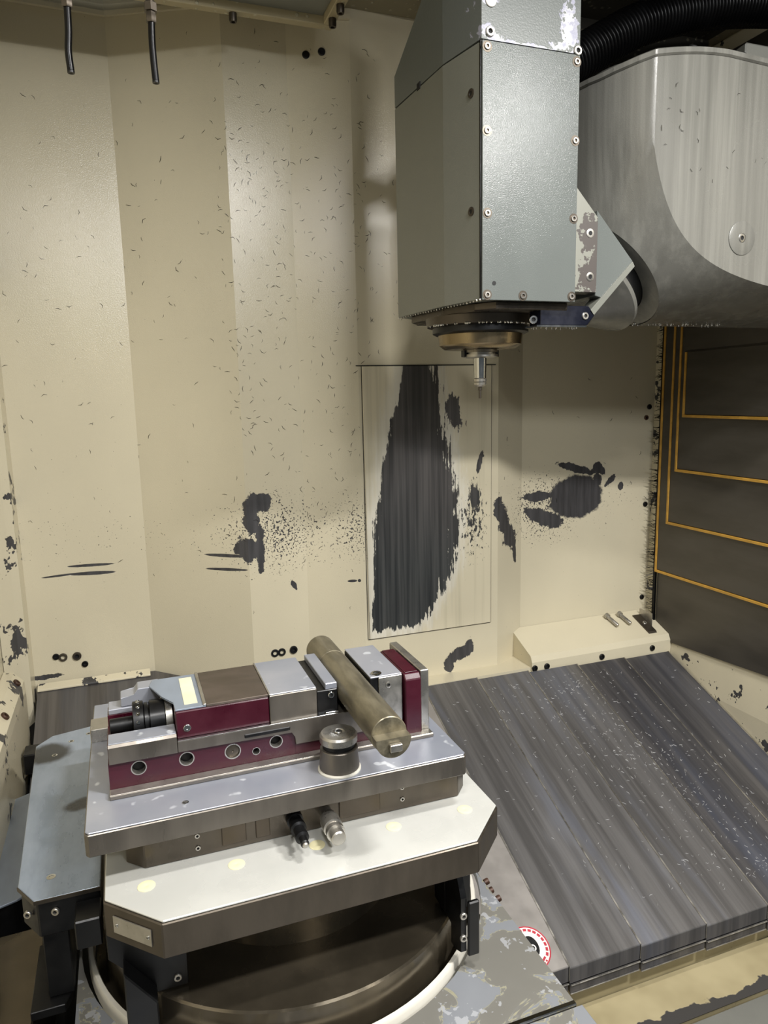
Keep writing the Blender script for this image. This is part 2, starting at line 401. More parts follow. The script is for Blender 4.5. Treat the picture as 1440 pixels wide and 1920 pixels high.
def box(name, mat, parent, *a, **k):
    bm = bm_new(); add_box(bm, *a, **k); return obj(name, bm, mat, parent)
def cyl(name, mat, parent, a, b, r, seg=28, ch=0.0):
    bm = bm_new(); add_cyl(bm, a, b, r, seg, ch); return obj(name, bm, mat, parent, True)
def lathe(name, mat, parent, o, d, prof, seg=40):
    bm = bm_new(); add_lathe(bm, o, d, prof, seg); return obj(name, bm, mat, parent, True)
def prism(name, mat, parent, poly, axis, a, b, bev=0.0):
    bm = bm_new(); add_prism(bm, poly, axis, a, b, bev); return obj(name, bm, mat, parent)
def socket_screw(name, p, d, r, parent, mats=('black', 'dark_void'), h=None):
    """cap screw with a recessed hexagon; p on the surface, d outward"""
    h = h or r*0.55; bm = bm_new(); p = Vector(p); dv, u, v = frame(d)
    seg = 18
    ring = lambda t, rr, n: [bm.verts.new(p+dv*t+(u*math.cos(2*PI*k/n)+v*math.sin(2*PI*k/n))*rr) for k in range(n)]
    R = [ring(-0.001, r, seg), ring(h*0.75, r, seg), ring(h, r*0.88, seg), ring(h, r*0.52, seg), ring(h*0.1, r*0.5, seg)]
    for A, B in zip(R, R[1:]):
        for k in range(seg): bm.faces.new((A[k], A[(k+1) % seg], B[(k+1) % seg], B[k]))
    f = bm.faces.new(R[-1]); f.material_index = 1
    return obj(name, bm, list(mats), parent, True)
def bored_plate_face(bm, x0, x1, z0, z1, y, holes, depth, seg=20):
    """front wall (normal -y) at y with round blind holes; holes = (x, z, r)"""
    hs = sorted(holes); cuts = [x0]
    for a, b in zip(hs, hs[1:]): cuts.append((a[0]+a[2]+b[0]-b[2])/2)
    cuts.append(x1)
    for i, (hx, hz, hr) in enumerate(hs):
        a, b = cuts[i], cuts[i+1]; ring = []; outer = []
        for k in range(seg):
            th = 2*PI*k/seg; c, s = math.cos(th), math.sin(th)
            ring.append(bm.verts.new((hx+hr*c, y, hz+hr*s)))
            tx = ((b-hx)/c if c > 1e-9 else (a-hx)/c if c < -1e-9 else 1e9); tz = ((z1-hz)/s if s > 1e-9 else (z0-hz)/s if s < -1e-9 else 1e9)
            t = min(tx, tz); outer.append(bm.verts.new((hx+t*c, y, hz+t*s)))
        corners = [(b, z1), (a, z1), (a, z0), (b, z0)]
        inner = [bm.verts.new((v.co.x, y+depth, v.co.z)) for v in ring]
        for k in range(seg):
            k2 = (k+1) % seg
            ex = None
            for (cx, cz) in corners:
                a1 = math.atan2(cz-hz, cx-hx) % (2*PI); t1 = 2*PI*k/seg; t2 = 2*PI*(k+1)/seg
                if t1 < a1 < t2: ex = bm.verts.new((cx, y, cz))
            bm.faces.new([ring[k], outer[k]] + ([ex] if ex else []) + [outer[k2], ring[k2]])
            bm.faces.new((ring[k], ring[k2], inner[k2], inner[k]))
        f = bm.faces.new(inner); f.material_index = 1

# ================================================================== SETTING
# ---- rear wall: folded enamelled sheet
plan = [(-0.36, 2.270), (0.046, 2.285), (0.336, 2.135), (0.517, 2.143), (0.690, 2.100), (1.170, 2.100), (1.302, 2.170), (1.875, 2.170)]
bm = bm_new(); T = 0.02
lo = [bm.verts.new((x, y, -1.15)) for x, y in plan]; hi = [bm.verts.new((x, y, 1.25)) for x, y in plan]
lob = [bm.verts.new((x, y+T, -1.15)) for x, y in plan]; hib = [bm.verts.new((x, y+T, 1.25)) for x, y in plan]
for i in range(len(plan)-1):
    bm.faces.new((lo[i], lo[i+1], hi[i+1], hi[i])); bm.faces.new((lob[i+1], lob[i], hib[i], hib[i+1]))
    bm.faces.new((hi[i], hi[i+1], hib[i+1], hib[i])); bm.faces.new((lo[i+1], lo[i], lob[i], lob[i+1]))
bm.faces.new((lo[0], hi[0], hib[0], lob[0])); bm.faces.new((lo[-1], lob[-1], hib[-1], hi[-1]))
wall_back = struct(obj('wall_back', bm, 'wall'))
# screws on the rear wall (parts of it)
for x, y, z in ((-0.234, 2.2745, -0.763), (-0.156, 2.2775, -0.799), (1.838, 2.17, -0.074), (1.836, 2.17, -0.437), (1.837, 2.17, -0.799)):
    socket_screw('screw', (x, y, z), (0, -1, 0), 0.0095, wall_back)
for x, z in ((-0.215, -0.768), (-0.176, -0.770)): socket_screw('screw', (x, 2.2765, z), (0, -1, 0), 0.0125, wall_back, ('steel_dark', 'dark_void'))
socket_screw('screw', (1.826, 2.17, -0.113), (0, -1, 0), 0.009, wall_back, ('rust', 'dark_void'))
for x, z in ((0.402, -0.80), (0.424, -0.80), (0.462, -0.798)): socket_screw('screw', (x, 2.1405, z), (0.03, -1, 0), 0.0125, wall_back)
for x, z, yy in ((0.571, 0.939, 2.130), (0.614, 0.948, 2.119)): 
    cyl('hole_plug', 'black', wall_back, (x, yy+0.004, z), (x-0.002, yy-0.005, z), 0.0105, 18, 0.002)
for x in (1.655, 1.712): 
    bm = bm_new(); d = Vector((0.010, -0.060, -0.0252)).normalized(); p = Vector((x+0.004, 2.150, -0.8435))
    add_lathe(bm, p, d, [(0, 0.006), (0, 0.011), (0.012, 0.011), (0.013, 0.0072), (0.062, 0.0072), (0.064, 0.006)], 16)
    tag(obj('loose_screw', bm, 'steel', None, True), 'loose socket screw lying on the wall ledge, %s of the two' % ('left' if x < 1.7 else 'right'), 'screw', 'loose screws on the wall ledge')

# ---- kick ledge along the foot of the rear wall
ledge = struct(prism('trim_1', 'trim', None, [(2.168, -0.985), (2.022, -0.985), (2.022, -0.925), (2.032, -0.905), (2.168, -0.848)], 0, 1.262, 1.862))
bm = bm_new(); add_prism(bm, [(0.76, 2.098), (0.76, 2.03), (1.20, 2.03), (1.27, 2.03), (1.27, 2.148)], 2, -0.985, -0.944)
struct(obj('trim_2', bm, 'trim'))
for x in (1.272, 1.320, 1.547, 1.768): socket_screw('screw', (x, 2.0221, -0.945), (0, -1, 0), 0.0105, ledge)
# small corner clip at the right end of the ledge
br = thing('corner_bracket', (1.83, 2.08, -0.89), 'small dark steel corner bracket bolted on the right end of the cream ledge', 'bracket')
bm = bm_new(); add_prism(bm, [(2.045, -0.899), (2.050, -0.892), (2.140, -0.856), (2.140, -0.862)], 0, 1.772, 1.808); obj('bracket_plate', bm, 'steel_dark', br)
box('upright_tab', 'steel', br, 1.8082, 1.8105, 2.075, 2.145, -0.888, -0.835)
socket_screw('screw', (1.790, 2.092, -0.8745), (0, -0.4, 1), 0.008, br, ('steel', 'dark_void'))

# ---- access panel let into the rear wall
pn = thing('access_panel', (0.92, 2.098, -0.79), 'tall cream wall panel with a large dark worn patch behind the cutter', 'panel')
bm = bm_new(); add_prism(bm, [(0.700, 0.079), (1.142, 0.079), (1.142, -0.785), (0.704, -0.785)], 1, 2.0995, 2.0945, 0.0012); obj('panel_sheet', bm, 'panel', pn)
box('top_gap_strip', 'black', pn, 0.682, 1.158, 2.096, 2.0995, 0.0795, 0.0822)
box('edge_gap_strip', 'rust', pn, 1.1425, 1.1437, 2.097, 2.0995, -0.785, 0.079)
box('edge_gap_strip', 'dark_void', pn, 0.6982, 0.6995, 2.097, 2.0995, -0.785, 0.079)
box('bottom_gap_strip', 'dark_void', pn, 0.700, 1.142, 2.097, 2.0995, -0.7868, -0.7855)

# ---- left wall with corner post, ledge and lower panel
wall_left = struct(box('wall_left', 'trim', None, -0.38, -0.355, 0.55, 2.30, -1.15, 1.25))
post = struct(prism('trim_3', 'trim_worn', None, [(-0.354, 2.14), (-0.318, 2.19), (-0.300, 2.21), (-0.296, 2.284), (-0.354, 2.284)], 2, -1.05, 1.05))
bm = bm_new(); add_prism(bm, [(-0.354, -0.74), (-0.330, -0.745), (-0.306, -0.772), (-0.304, -0.80), (-0.308, -1.14), (-0.354, -1.14)], 1, 1.30, 2.13)
lw = struct(obj('trim_4', bm, 'trim_worn'))
for y in (2.08, 1.86, 1.62): socket_screw('screw', (-0.318, y, -0.7585), (0.74, 0, 0.66), 0.011, lw, ('rust', 'dark_void'))
bm = bm_new(); add_prism(bm, [(-0.304, 1.95), (-0.304, 2.20), (-0.215, 2.20)], 2, -0.972, -0.965)
obj('gusset', bm, 'trim', lw)
box('dark_stop', 'black', None, -0.300, -0.262, 1.93, 1.99, -0.955, -0.90, 0.003)
tag(bpy.data.objects['dark_stop'], 'small black stop block at the foot of the left wall', 'block')

# ---- sloping floor: telescopic way covers, falling 22.5 degrees to the front
SL = math.radians(22.5); ts = math.tan(SL)
def zf(y): return -0.9475 + (y-2.02)*ts
def sheet(name, mat, parent, x0, x1, y0, y1, off, th):
    bm = bm_new(); poly = [(y0, zf(y0)+off), (y1, zf(y1)+off), (y1, zf(y1)+off-th), (y0, zf(y0)+off-th)]
    add_prism(bm, poly, 0, x0, x1, 0.0012); return obj(name, bm, mat, parent)
floor = struct(sheet('floor', 'dark_void', None, -0.36, 1.90, 1.236, 2.32, -0.062, 0.02))
struct(box('floor_pit', 'black', None, -0.9, 2.0, 0.3, 2.3, -1.62, -1.60)).name = 'trim_9'
wc = thing('telescopic_way_cover', (1.3, 1.6, -1.2), 'grey telescopic steel way cover of long overlapping sheets sloping down beside the table', 'way cover')
xs = [0.605, 0.852, 1.048, 1.243, 1.440, 1.640, 1.838]
for i in range(6):
    off = 0.010-0.0065*(i-1); mt = 'cover_pale' if i == 0 else ('cover' if i < 4 else 'cover_dark')
    c = sheet('cover_sheet', mt, wc, xs[i], xs[i+1], 1.192, 2.016, off, 0.004)
    y0 = 1.192; zt = zf(y0)+off
    box('front_skirt', 'cover_dark', c, xs[i], xs[i+1]-0.001, y0, y0+0.004, zt-0.040, zt-0.002, 0.001)
    box('lower_lip', 'cover_dark', c, xs[i]+0.003, xs[i+1]-0.003, y0+0.001, y0+0.018, zt-0.066, zt-0.046, 0.001)
    box('lip_edge', 'steel', c, xs[i]+0.003, xs[i+1]-0.003, y0-0.0035, y0+0.0005, zt-0.0450, zt-0.0425, 0.0005)
    box('lip_edge', 'steel', c, xs[i]+0.003, xs[i+1]-0.003, y0-0.0010, y0+0.004, zt-0.0690, zt-0.0665, 0.0005)
    box('wiper_edge', 'steel', c, xs[i+1]-0.004, xs[i+1]-0.0005, y0, y0+0.003, zt-0.038, zt-0.001)
    bm = bm_new(); add_prism(bm, [(y0, zt+0.0002), (2.014, zf(2.014)+off+0.0002), (2.014, zf(2.014)+off+0.0016), (y0, zt+0.0016)], 0, xs[i+1]-0.0045, xs[i+1]-0.0005)
    obj('edge_bead', bm, 'steel', c)
    if i == 0:   # round red and white warning sticker
        bm = bm_new(); cx, cyy, r = 0.781, 1.247, 0.049
        n = Vector((0, -math.sin(SL), math.cos(SL))); ax = Vector((1, 0, 0)); ay = Vector((0, math.cos(SL), math.sin(SL)))
        o3 = Vector((cx, cyy, zf(cyy)+off)) + n*0.0006
        def disc(r0, r1, a0, a1, hgt, mi, sg=28, oc=(0, 0), sy_=1.0):
            A = []; 
            for k in range(sg+1):
                th = a0+(a1-a0)*k/sg; d = ax*math.cos(th)+ay*math.sin(th)*sy_; b = o3+ax*oc[0]+ay*oc[1]+n*hgt
                A.append((bm.verts.new(b+d*r0), bm.verts.new(b+d*r1)))
            for p, q in zip(A, A[1:]): bm.faces.new((p[0], p[1], q[1], q[0])).material_index = mi
        disc(0.0001, r, 0, 2*PI, 0, 0); disc(r*0.94, r, 0, 2*PI, 0.0003, 1)
        for k in range(9): disc(r*0.76, r*0.88, k*0.28-0.7, k*0.28-0.5, 0.0003, 1, 4)
        disc(r*0.70, r*0.80, -1.9, -0.8, 0.0003, 1)
        for k in range(8): disc(r*0.84, r*0.92, -2.2+k*0.17, -2.1+k*0.17, 0.0003, 1, 3)
        disc(0.0001, r*0.36, 0, 2*PI, 0.0003, 2, 20, (0.006, 0.002), 1.35)
        disc(r*0.10, r*0.16, 0, 2*PI, 0.0006, 0, 14, (0.008, -0.002))
        st = obj('warning_sticker', bm, ['white', 'red', 'black'], c); st['label'] = 'round white sticker with a red rim and black centre'
lc = thing('left_way_cover', (0.1, 1.9, -1.0), 'dark grey sloping cover sheet on the floor behind the left end of the vise', 'way cover')
bm = bm_new(); fl = [(-0.290, 1.84), (0.598, 1.84), (0.598, 2.125), (0.325, 2.125), (0.044, 2.262), (-0.290, 2.262)]
A = [bm.verts.new((x, y, zf(y))) for x, y in fl]; B = [bm.verts.new((x, y, zf(y)-0.004)) for x, y in fl]
bm.faces.new(A); bm.faces.new(B[::-1])
for k in range(6): bm.faces.new((A[k], B[k], B[(k+1) % 6], A[(k+1) % 6]))
obj('cover_sheet', bm, 'floor_left', lc)
cs = sheet('edge_strip', 'trim_worn', lc, -0.290, 0.03, 2.240, 2.266, 0.008, 0.006)

# ---- front trough and grey plate at bottom right
struct(box('trim_5', 'shaded_cream', None, 0.60, 1.90, 1.10, 1.22, -1.44, -1.42))
struct(box('trim_6', 'shaded_cream', None, 0.60, 1.90, 1.222, 1.235, -1.45, -1.352))
t = NT('chipped_trough_edge'); Xx, Yy = t.xyz()[0], t.xyz()[1]
mm = t.ramp(t.math('ADD', t.math('SUBTRACT', 1.128, Yy), t.math('MULTIPLY', t.math('SUBTRACT', t.noise(15, (1, 1, 1), 4), 0.5), 0.09)), 0.0, 0.003)
t.bump(t.math('MULTIPLY', mm, -1), 0.4, 0.002)
M['trough'] = t.set(t.mix(mm, t.mix(t.ramp(t.noise(6), 0.3, 0.7), lin((150, 138, 106)), lin((176, 164, 130))), lin((66, 64, 62))), 0.35, 0.0)  # cream toned down for shade in the trough; dark edge is lost paint
struct(box('trim_7', 'trough', None, 0.60, 1.90, 1.098, 1.220, -1.4199, -1.4189))
fp = thing('front_cover_plate', (1.2, 0.9, -1.45), 'flat grey metal plate at the front beyond the cream trough', 'plate')
box('plate', 'machine_grey', fp, 0.62, 1.90, 0.72, 1.090, -1.436, -1.4205, 0.002)

# ---- right wall: cream lower wall, nested dark guard plates with yellow wipers
wall_right = struct(box('wall_right', 'trim_worn', None, 1.862, 1.885, 0.55, 2.20, -1.20, 1.25))
bm = bm_new(); add_prism(bm, [(1.860, -0.905), (1.8405, -1.055), (1.8405, -1.30), (1.860, -1.30)], 1, 1.10, 2.02)
obj('lower_panel', bm, 'trim_worn', wall_right)
gd = thing('telescopic_side_guard', (1.84, 1.8, -0.94), 'dark grey nested side guard plates edged with yellow wipers at right', 'guard')
G = [  # outline y_left, z_bottom, x face
    (2.105, None, 1.850), (2.100, -0.674, 1.842), (2.043, -0.482, 1.834), (2.002, -0.287, 1.826), (1.969, -0.096, 1.818)]
for i, (yl, zb, xf) in enumerate(G):
    poly = [(yl, -0.942), (yl, 1.0), (0.9, 1.0), (0.9, -0.860)] if i == 0 else [(yl, zb), (yl, 1.0), (0.9, 1.0), (0.9, zb)]
    if i == 4: poly = [(yl, zb), (yl, 0.112), (0.9, 0.125), (0.9, zb)]
    prism('guard_plate', 'guard', gd, poly, 0, xf, xf+0.006, 0.0008)
    if i:
        top = 0.112 if i == 4 else 0.99
        bm = bm_new(); wv = 0.009
        add_box(bm, xf-0.003, xf+0.0065, yl, yl+wv, zb-0.002, top, 0.001); obj('wiper', bm, 'yellow', gd)
        bm = bm_new(); add_box(bm, xf-0.003, xf+0.0065, 0.9, yl+wv, zb-0.011, zb-0.002, 0.001); obj('wiper', bm, 'yellow', gd)
prism('top_plate', 'guard', gd, [(1.975, 0.118), (1.975, 0.19), (0.9, 0.20), (0.9, 0.130)], 0, 1.812, 1.823)
# frayed black brush seal where guard meets the rear wall
bm = bm_new()
for k in range(260):
    z = random.uniform(-0.93, 0.25); L = random.uniform(0.006, 0.026)*(1.3 if z < -0.3 else 0.8)
    p = Vector((1.846+random.uniform(0, .004), 2.112, z)); q = p + Vector((-L, 0.02, random.uniform(-0.012, 0.012)))
    add_tube(bm, [p, (p+q)/2+Vector((0, 0, random.uniform(-.003, .003))), q], [0.0012, 0.001, 0.0005], 4)
br_ = obj('brush_seal', bm, 'rubber', gd); br_['kind'] = 'stuff'
box('brush_holder', 'rubber', gd, 1.842, 1.850, 2.106, 2.118, -0.94, 1.0)

# ---- ceiling
ceil = struct(box('ceiling', 'ceiling', None, -0.38, 1.90, 0.30, 2.20, 1.062, 1.085))
struct(box('shade_sheet_1', 'ceil_shade', None, 0.90, 1.808, 0.60, 2.07, 1.056, 1.0615))  # added dark sheet painting the ceiling shade above the hose
struct(box('shade_sheet_2', 'ceil_shade', None, 0.93, 1.808, 1.93, 1.945, 0.70, 1.0555))  # added dark sheet painting the shade behind the hose
hood = thing('ceiling_hood', (0.2, 1.6, 0.96), 'cream sheet metal hood hanging under the ceiling at top left', 'hood')
box('underside_panel', 'head_side', hood, -0.35, 0.575, 1.62, 1.965, 0.966, 1.055)
bm = bm_new(); add_box(bm, -0.35, 0.604, 1.966, 1.992, 0.945, 1.055, 0.002); obj('rear_lip', bm, 'ceil_lip', hood)
bm = bm_new(); add_box(bm, 0.576, 0.604, 1.62, 1.965, 0.945, 1.055, 0.002); obj('side_lip', bm, 'ceil_lip', hood)
for x, y in ((0.345, 1.98), (0.59, 1.93), (0.59, 1.86)): socket_screw('screw', (x, y, 0.945), (0, 0, -1), 0.010, hood, ('steel_dark', 'dark_void'), 0.02)
bm = bm_new(); off = 0.012
ztr = 1.03
pl2 = [(x, y-off) for x, y in plan[:5]]; poly = pl2 + [(x, y-0.001) for x, y in plan[:5]][::-1]
add_prism(bm, poly, 2, ztr, ztr+0.012); struct(obj('trim_8', bm, 'trim'))

# ================================================================== TABLE
# saddle with stain-marked cover plates
sd = thing('table_saddle', (0.2, 1.0, -1.35), 'stain-marked grey machine saddle plate around the round table at the bottom', 'saddle')
def ring_plate(name, mat, parent, x0, x1, y0, y1, c, r, z0, z1, seg=64):
    bm = bm_new(); top = []; 
    for z in (z1, z0):
        I, O = [], []
        for k in range(seg):
            th = 2*PI*k/seg; cc, ss = math.cos(th), math.sin(th); I.append(bm.verts.new((c[0]+r*cc, c[1]+r*ss, z)))
            tx = (x1-c[0])/cc if cc > 1e-9 else (x0-c[0])/cc if cc < -1e-9 else 1e9
            ty = (y1-c[1])/ss if ss > 1e-9 else (y0-c[1])/ss if ss < -1e-9 else 1e9
            t_ = min(tx, ty); O.append(bm.verts.new((c[0]+t_*cc, c[1]+t_*ss, z)))
        ex = {}
        for (px, py) in ((x0, y0), (x0, y1), (x1, y0), (x1, y1)):
            a = math.atan2(py-c[1], px-c[0]) % (2*PI); ex[int(a/(2*PI)*seg)] = bm.verts.new((px, py, z))
        for k in range(seg):
            k2 = (k+1) % seg; bm.faces.new([I[k], O[k]] + ([ex[k]] if k in ex else []) + [O[k2], I[k2]])
        top.append((I, O, ex))
    (I1, O1, e1), (I0, O0, e0) = top
    for k in range(seg):
        k2 = (k+1) % seg; bm.faces.new((I1[k], I1[k2], I0[k2], I0[k]))
        if k in e1:
            bm.faces.new((O1[k], e1[k], e0[k], O0[k])); bm.faces.new((e1[k], O1[k2], O0[k2], e0[k]))
        else: bm.faces.new((O1[k], O1[k2], O0[k2], O0[k]))
    return obj(name, bm, mat, parent)
RC = (0.233, 1.222)
ring_plate('saddle_plate', 'saddle', sd, -0.133, 0.588, 0.812, 1.66, RC, 0.364, -0.945, -0.930)
prism('saddle_body', 'machine_grey', sd, [(-0.10, 0.50), (0.575, 0.50), (0.575, 1.60), (-0.10, 1.60)], 2, -1.40, -0.99)
box('seam_strip', 'chrome', sd, 0.20, 0.588, 0.803, 0.811, -0.945, -0.928, 0.001)
box('front_plate', 'saddle', sd, -0.2, 0.597, 0.45, 0.802, -0.945, -0.931, 0.0015)
socket_screw('screw', (0.489, 0.785, -0.931), (0, 0, 1), 0.013, sd, ('steel', 'dark_void'), 0.004)
for k, y in enumerate((1.085, 1.06, 1.11)):
    socket_screw('screw', (0.590+0.002*k, y, -0.938), (1, 0, 0.3), 0.006, sd, ('rust', 'dark_void'), 0.008)

rt = thing('rotary_table', (0.233, 1.222, -0.99), 'round oily steel rotary table under the octagonal pallet', 'rotary table')
lathe('drum', 'drum', rt, (RC[0], RC[1]-0.004, -0.989), (0, 0, 1), [(0, 0.326), (0.110, 0.326), (0.113, 0.323), (0.113, 0.200), (0.242, 0.190)], 96)
bm = bm_new(); seg = 96
for (r0, r1, z0, z1) in ((0.344, 0.354, -0.955, -0.924),):
    rr = [[bm.verts.new((RC[0]+r*math.cos(2*PI*k/seg), RC[1]+r*math.sin(2*PI*k/seg), z)) for k in range(seg)] for r, z in ((r0, z0), (r0, z1-0.004), (r0+0.002, z1), (r1-0.002, z1), (r1, z1-0.004), (r1, z0))]
    for A, B in zip(rr, rr[1:]+rr[:1]):
        for k in range(seg): bm.faces.new((A[k], A[(k+1) % seg], B[(k+1) % seg], B[k]))
o = obj('seal_ring', bm, 'white_ring', rt, True); o['label'] = 'white seal ring'
lathe('gutter', 'drum', rt, (RC[0], RC[1], -0.989), (0, 0, 1), [(0, 0.343), (0.02, 0.343), (0.02, 0.327)], 96)
# black stops hanging at the table rim
b1 = thing('right_stop_bracket', (0.47, 0.95, -0.93), 'black bent stop bracket under the right corner of the octagonal pallet', 'bracket')
bm = bm_new(); add_prism(bm, [(0.948, -0.752), (0.925, -0.80), (0.925, -0.895), (0.945, -0.905), (0.962, -0.905), (0.962, -0.870), (0.985, -0.866), (0.985, -0.752)], 0, 0.452, 0.462); obj('side_plate', bm, 'black', b1)
box('front_flange', 'black', b1, 0.4625, 0.482, 0.918, 0.926, -0.902, -0.805, 0.002)
box('top_flange', 'black', b1, 0.452, 0.50, 0.985, 1.03, -0.87, -0.752, 0.002)
for z in (-0.83, -0.87): socket_screw('screw', (0.456, 0.925, z), (0, -1, 0), 0.006, b1, ('steel', 'dark_void'))
b2 = thing('left_stop_bracket', (0.0, 1.0, -0.9), 'black rounded stop bracket under the left corner of the octagonal pallet', 'bracket')
pts = [(-0.075, -0.755), (0.005, -0.755)] + [(0.005+0.028*math.sin(a*PI/12), -0.800+0.045*math.cos(a*PI/12)) for a in range(0, 7)] + [(0.033, -0.874), (-0.02, -0.874), (-0.02, -0.86), (-0.075, -0.80)]
prism('hook_plate', 'black', b2, pts, 1, 1.000, 1.014, 0.001)
prism('front_leg', 'black', b2, [(-0.055, -0.80), (-0.012, -0.86), (-0.012, -0.928), (-0.055, -0.928)], 1, 0.965, 0.999, 0.002)
socket_screw('screw', (0.018, 1.0, -0.858), (0, -1, 0), 0.006, b2, ('steel', 'dark_void'))

# octagonal pallet
PX0, PX1, PY0, PY1, CH = -0.073, 0.548, 0.906, 1.526, 0.074
octo = [(PX0+CH, PY0), (PX1-CH, PY0), (PX1, PY0+CH), (PX1, PY1-CH), (PX1-CH, PY1), (PX0+CH, PY1), (PX0, PY1-CH), (PX0, PY0+CH)]
pa = thing('machine_pallet', (0.2375, 1.216, -0.746), 'octagonal steel machine pallet with pale top and dark sides under the fixture', 'pallet')
prism('pallet_body', 'steel_dark', pa, octo, 2, -0.746, -0.6935, 0.0015)
ins = [(x+(0.002 if x < 0.2 else -0.002), y+(0.002 if y < 1.2 else -0.002)) for x, y in octo]
prism('top_face', 'pallet_top', pa, ins, 2, -0.6934, -0.690, 0.001)
for x in (-0.015, 0.113, 0.237, 0.364, 0.491):
    lathe('plug', 'plug', pa, (x, 0.989, -0.6899), (0, 0, 1), [(0, 0.0125), (0.0004, 0.0125), (0.0006, 0.012), (0.0006, 0.001), (0.0002, 0.0)], 24)
npd = Vector((-1, -1, 0)).normalized(); npt = Vector((1, -1, 0)).normalized(); npc = Vector((-0.036, 0.943, -0.719))
bm = bm_new(); 
cs_ = [npc+npt*a*0.034+Vector((0, 0, b*0.0125))+npd*d for d in (0.0005, 0.0022) for a, b in ((-1, -1), (1, -1), (1, 1), (-1, 1))]
vs = [bm.verts.new(c) for c in cs_]
for f in ((0, 1, 2, 3), (4, 5, 6, 7), (0, 1, 5, 4), (1, 2, 6, 5), (2, 3, 7, 6), (3, 0, 4, 7)): bm.faces.new([vs[i] for i in f])
npl = obj('name_plate', bm, 'steel', pa); npl['label'] = 'blank silver rating plate'
for a in (-0.028, 0.028): socket_screw('plate_screw', npc+npt*a+npd*0.002, npd, 0.0028, npl, ('chrome', 'dark_void'))

# fixture base between pallet and plate
fb = thing('fixture_riser', (0.24, 1.2, -0.69), 'dark steel fixture base with two hose couplings, between pallet and fixture plate', 'fixture')
sub = [(-0.015, 1.029), (0.498, 1.029), (0.521, 1.055), (0.521, 1.38), (0.498, 1.405), (-0.015, 1.405), (-0.041, 1.38), (-0.041, 1.055)]
prism('base_block', 'steel_dark', fb, sub, 2, -0.6895, -0.6285, 0.0015)
for x0, x1 in ((0.098, 0.135), (0.150, 0.172), (0.285, 0.355)):
    box('recess_patch', 'recess', fb, x0, x1, 1.0262, 1.0292, -0.680, -0.640, 0.001)  # raised dark slabs painting the shade of recesses in the front
for x, z in ((0.062, -0.655), (0.062, -0.675), (0.395, -0.650), (0.395, -0.671)): socket_screw('screw', (x, 1.029, z), (0, -1, 0), 0.004, fb, ('steel', 'dark_void'), 0.002)
c1 = lathe('hose_coupling', 'black', fb, (0.2105, 1.0292, -0.660), (0, -1, 0), [(0, 0.013), (0.012, 0.013), (0.012, 0.0105), (0.024, 0.0105), (0.026, 0.0125), (0.034, 0.0125), (0.036, 0.009), (0.048, 0.009), (0.050, 0.0105), (0.058, 0.0105), (0.060, 0.0065), (0.074, 0.0065), (0.076, 0.005)], 24); c1['label'] = 'black stepped hose coupling'
lathe('nipple', 'steel', c1, (0.2105, 0.957, -0.660), (0, -1, 0), [(0, 0.0045), (0.006, 0.0045), (0.008, 0.003)], 16)
c2 = lathe('hose_coupling', 'steel', fb, (0.261, 1.0292, -0.660), (0, -1, 0), [(0, 0.010), (0.020, 0.010), (0.020, 0.013), (0.030, 0.013), (0.031, 0.0155), (0.052, 0.0155), (0.053, 0.0125), (0.058, 0.0125), (0.058, 0.0145), (0.066, 0.0145), (0.066, 0.0115), (0.080, 0.0115), (0.082, 0.0095)], 28); c2['label'] = 'silver stepped hose coupling'

# fixture plate
fx = thing('fixture_plate', (0.2, 1.2, -0.628), 'broad ground steel fixture plate carrying the maroon vise', 'plate')
fxp = [(-0.0905, 0.996), (-0.086, 0.990), (0.492, 0.990), (0.497, 0.996), (0.497, 1.44), (-0.0905, 1.44)]
prism('plate', 'steel_brown', fx, fxp, 2, -0.628, -0.5945, 0.0012)
prism('ground_face', 'steel_top', fx, [(x+(0.0016 if x < 0.2 else -0.0016), y+(0.0016 if y < 1.2 else -0.0016)) for x, y in fxp], 2, -0.5944, -0.592, 0.0008)
box('rear_rail', 'steel', fx, -0.0895, 0.05, 1.272, 1.32, -0.5918, -0.568, 0.001)
lathe('dowel', 'chrome', fx, (0.048, 1.02, -0.5919), (0, 0, 1), [(0, 0.005), (0.0006, 0.005), (0.0006, 0.003), (0.0001, 0.0)], 16)

# round locating post on the fixture plate
pk = thing('locating_post', (0.288, 1.0275, -0.592), 'short round steel locating post with dark groove on the plate in front of the vise', 'post')
PKY = 1.0275
lathe('base_flange', 'white_ring', pk, (0.288, PKY, -0.5918), (0, 0, 1), [(0, 0.0345), (0.002, 0.0345), (0.004, 0.0325)], 48)
lathe('post_body', 'steel_brown', pk, (0.288, PKY, -0.5878), (0, 0, 1), [(0, 0.0318), (0.006, 0.0322), (0.020, 0.0305), (0.033, 0.030), (0.034, 0.029)], 48)
lathe('groove', 'black', pk, (0.288, PKY, -0.5538), (0, 0, 1), [(0, 0.0255), (0.0092, 0.0255)], 48)
lathe('cap', 'steel', pk, (0.288, PKY, -0.5445), (0, 0, 1), [(0, 0.0285), (0.001, 0.030), (0.011, 0.030), (0.0145, 0.0275), (0.0155, 0.024), (0.0155, 0.010), (0.013, 0.0085), (0.013, 0.0)], 48)
socket_screw('screw', (0.288, PKY, -0.5315), (0, 0, 1), 0.0065, pk, ('chrome', 'dark_void'))

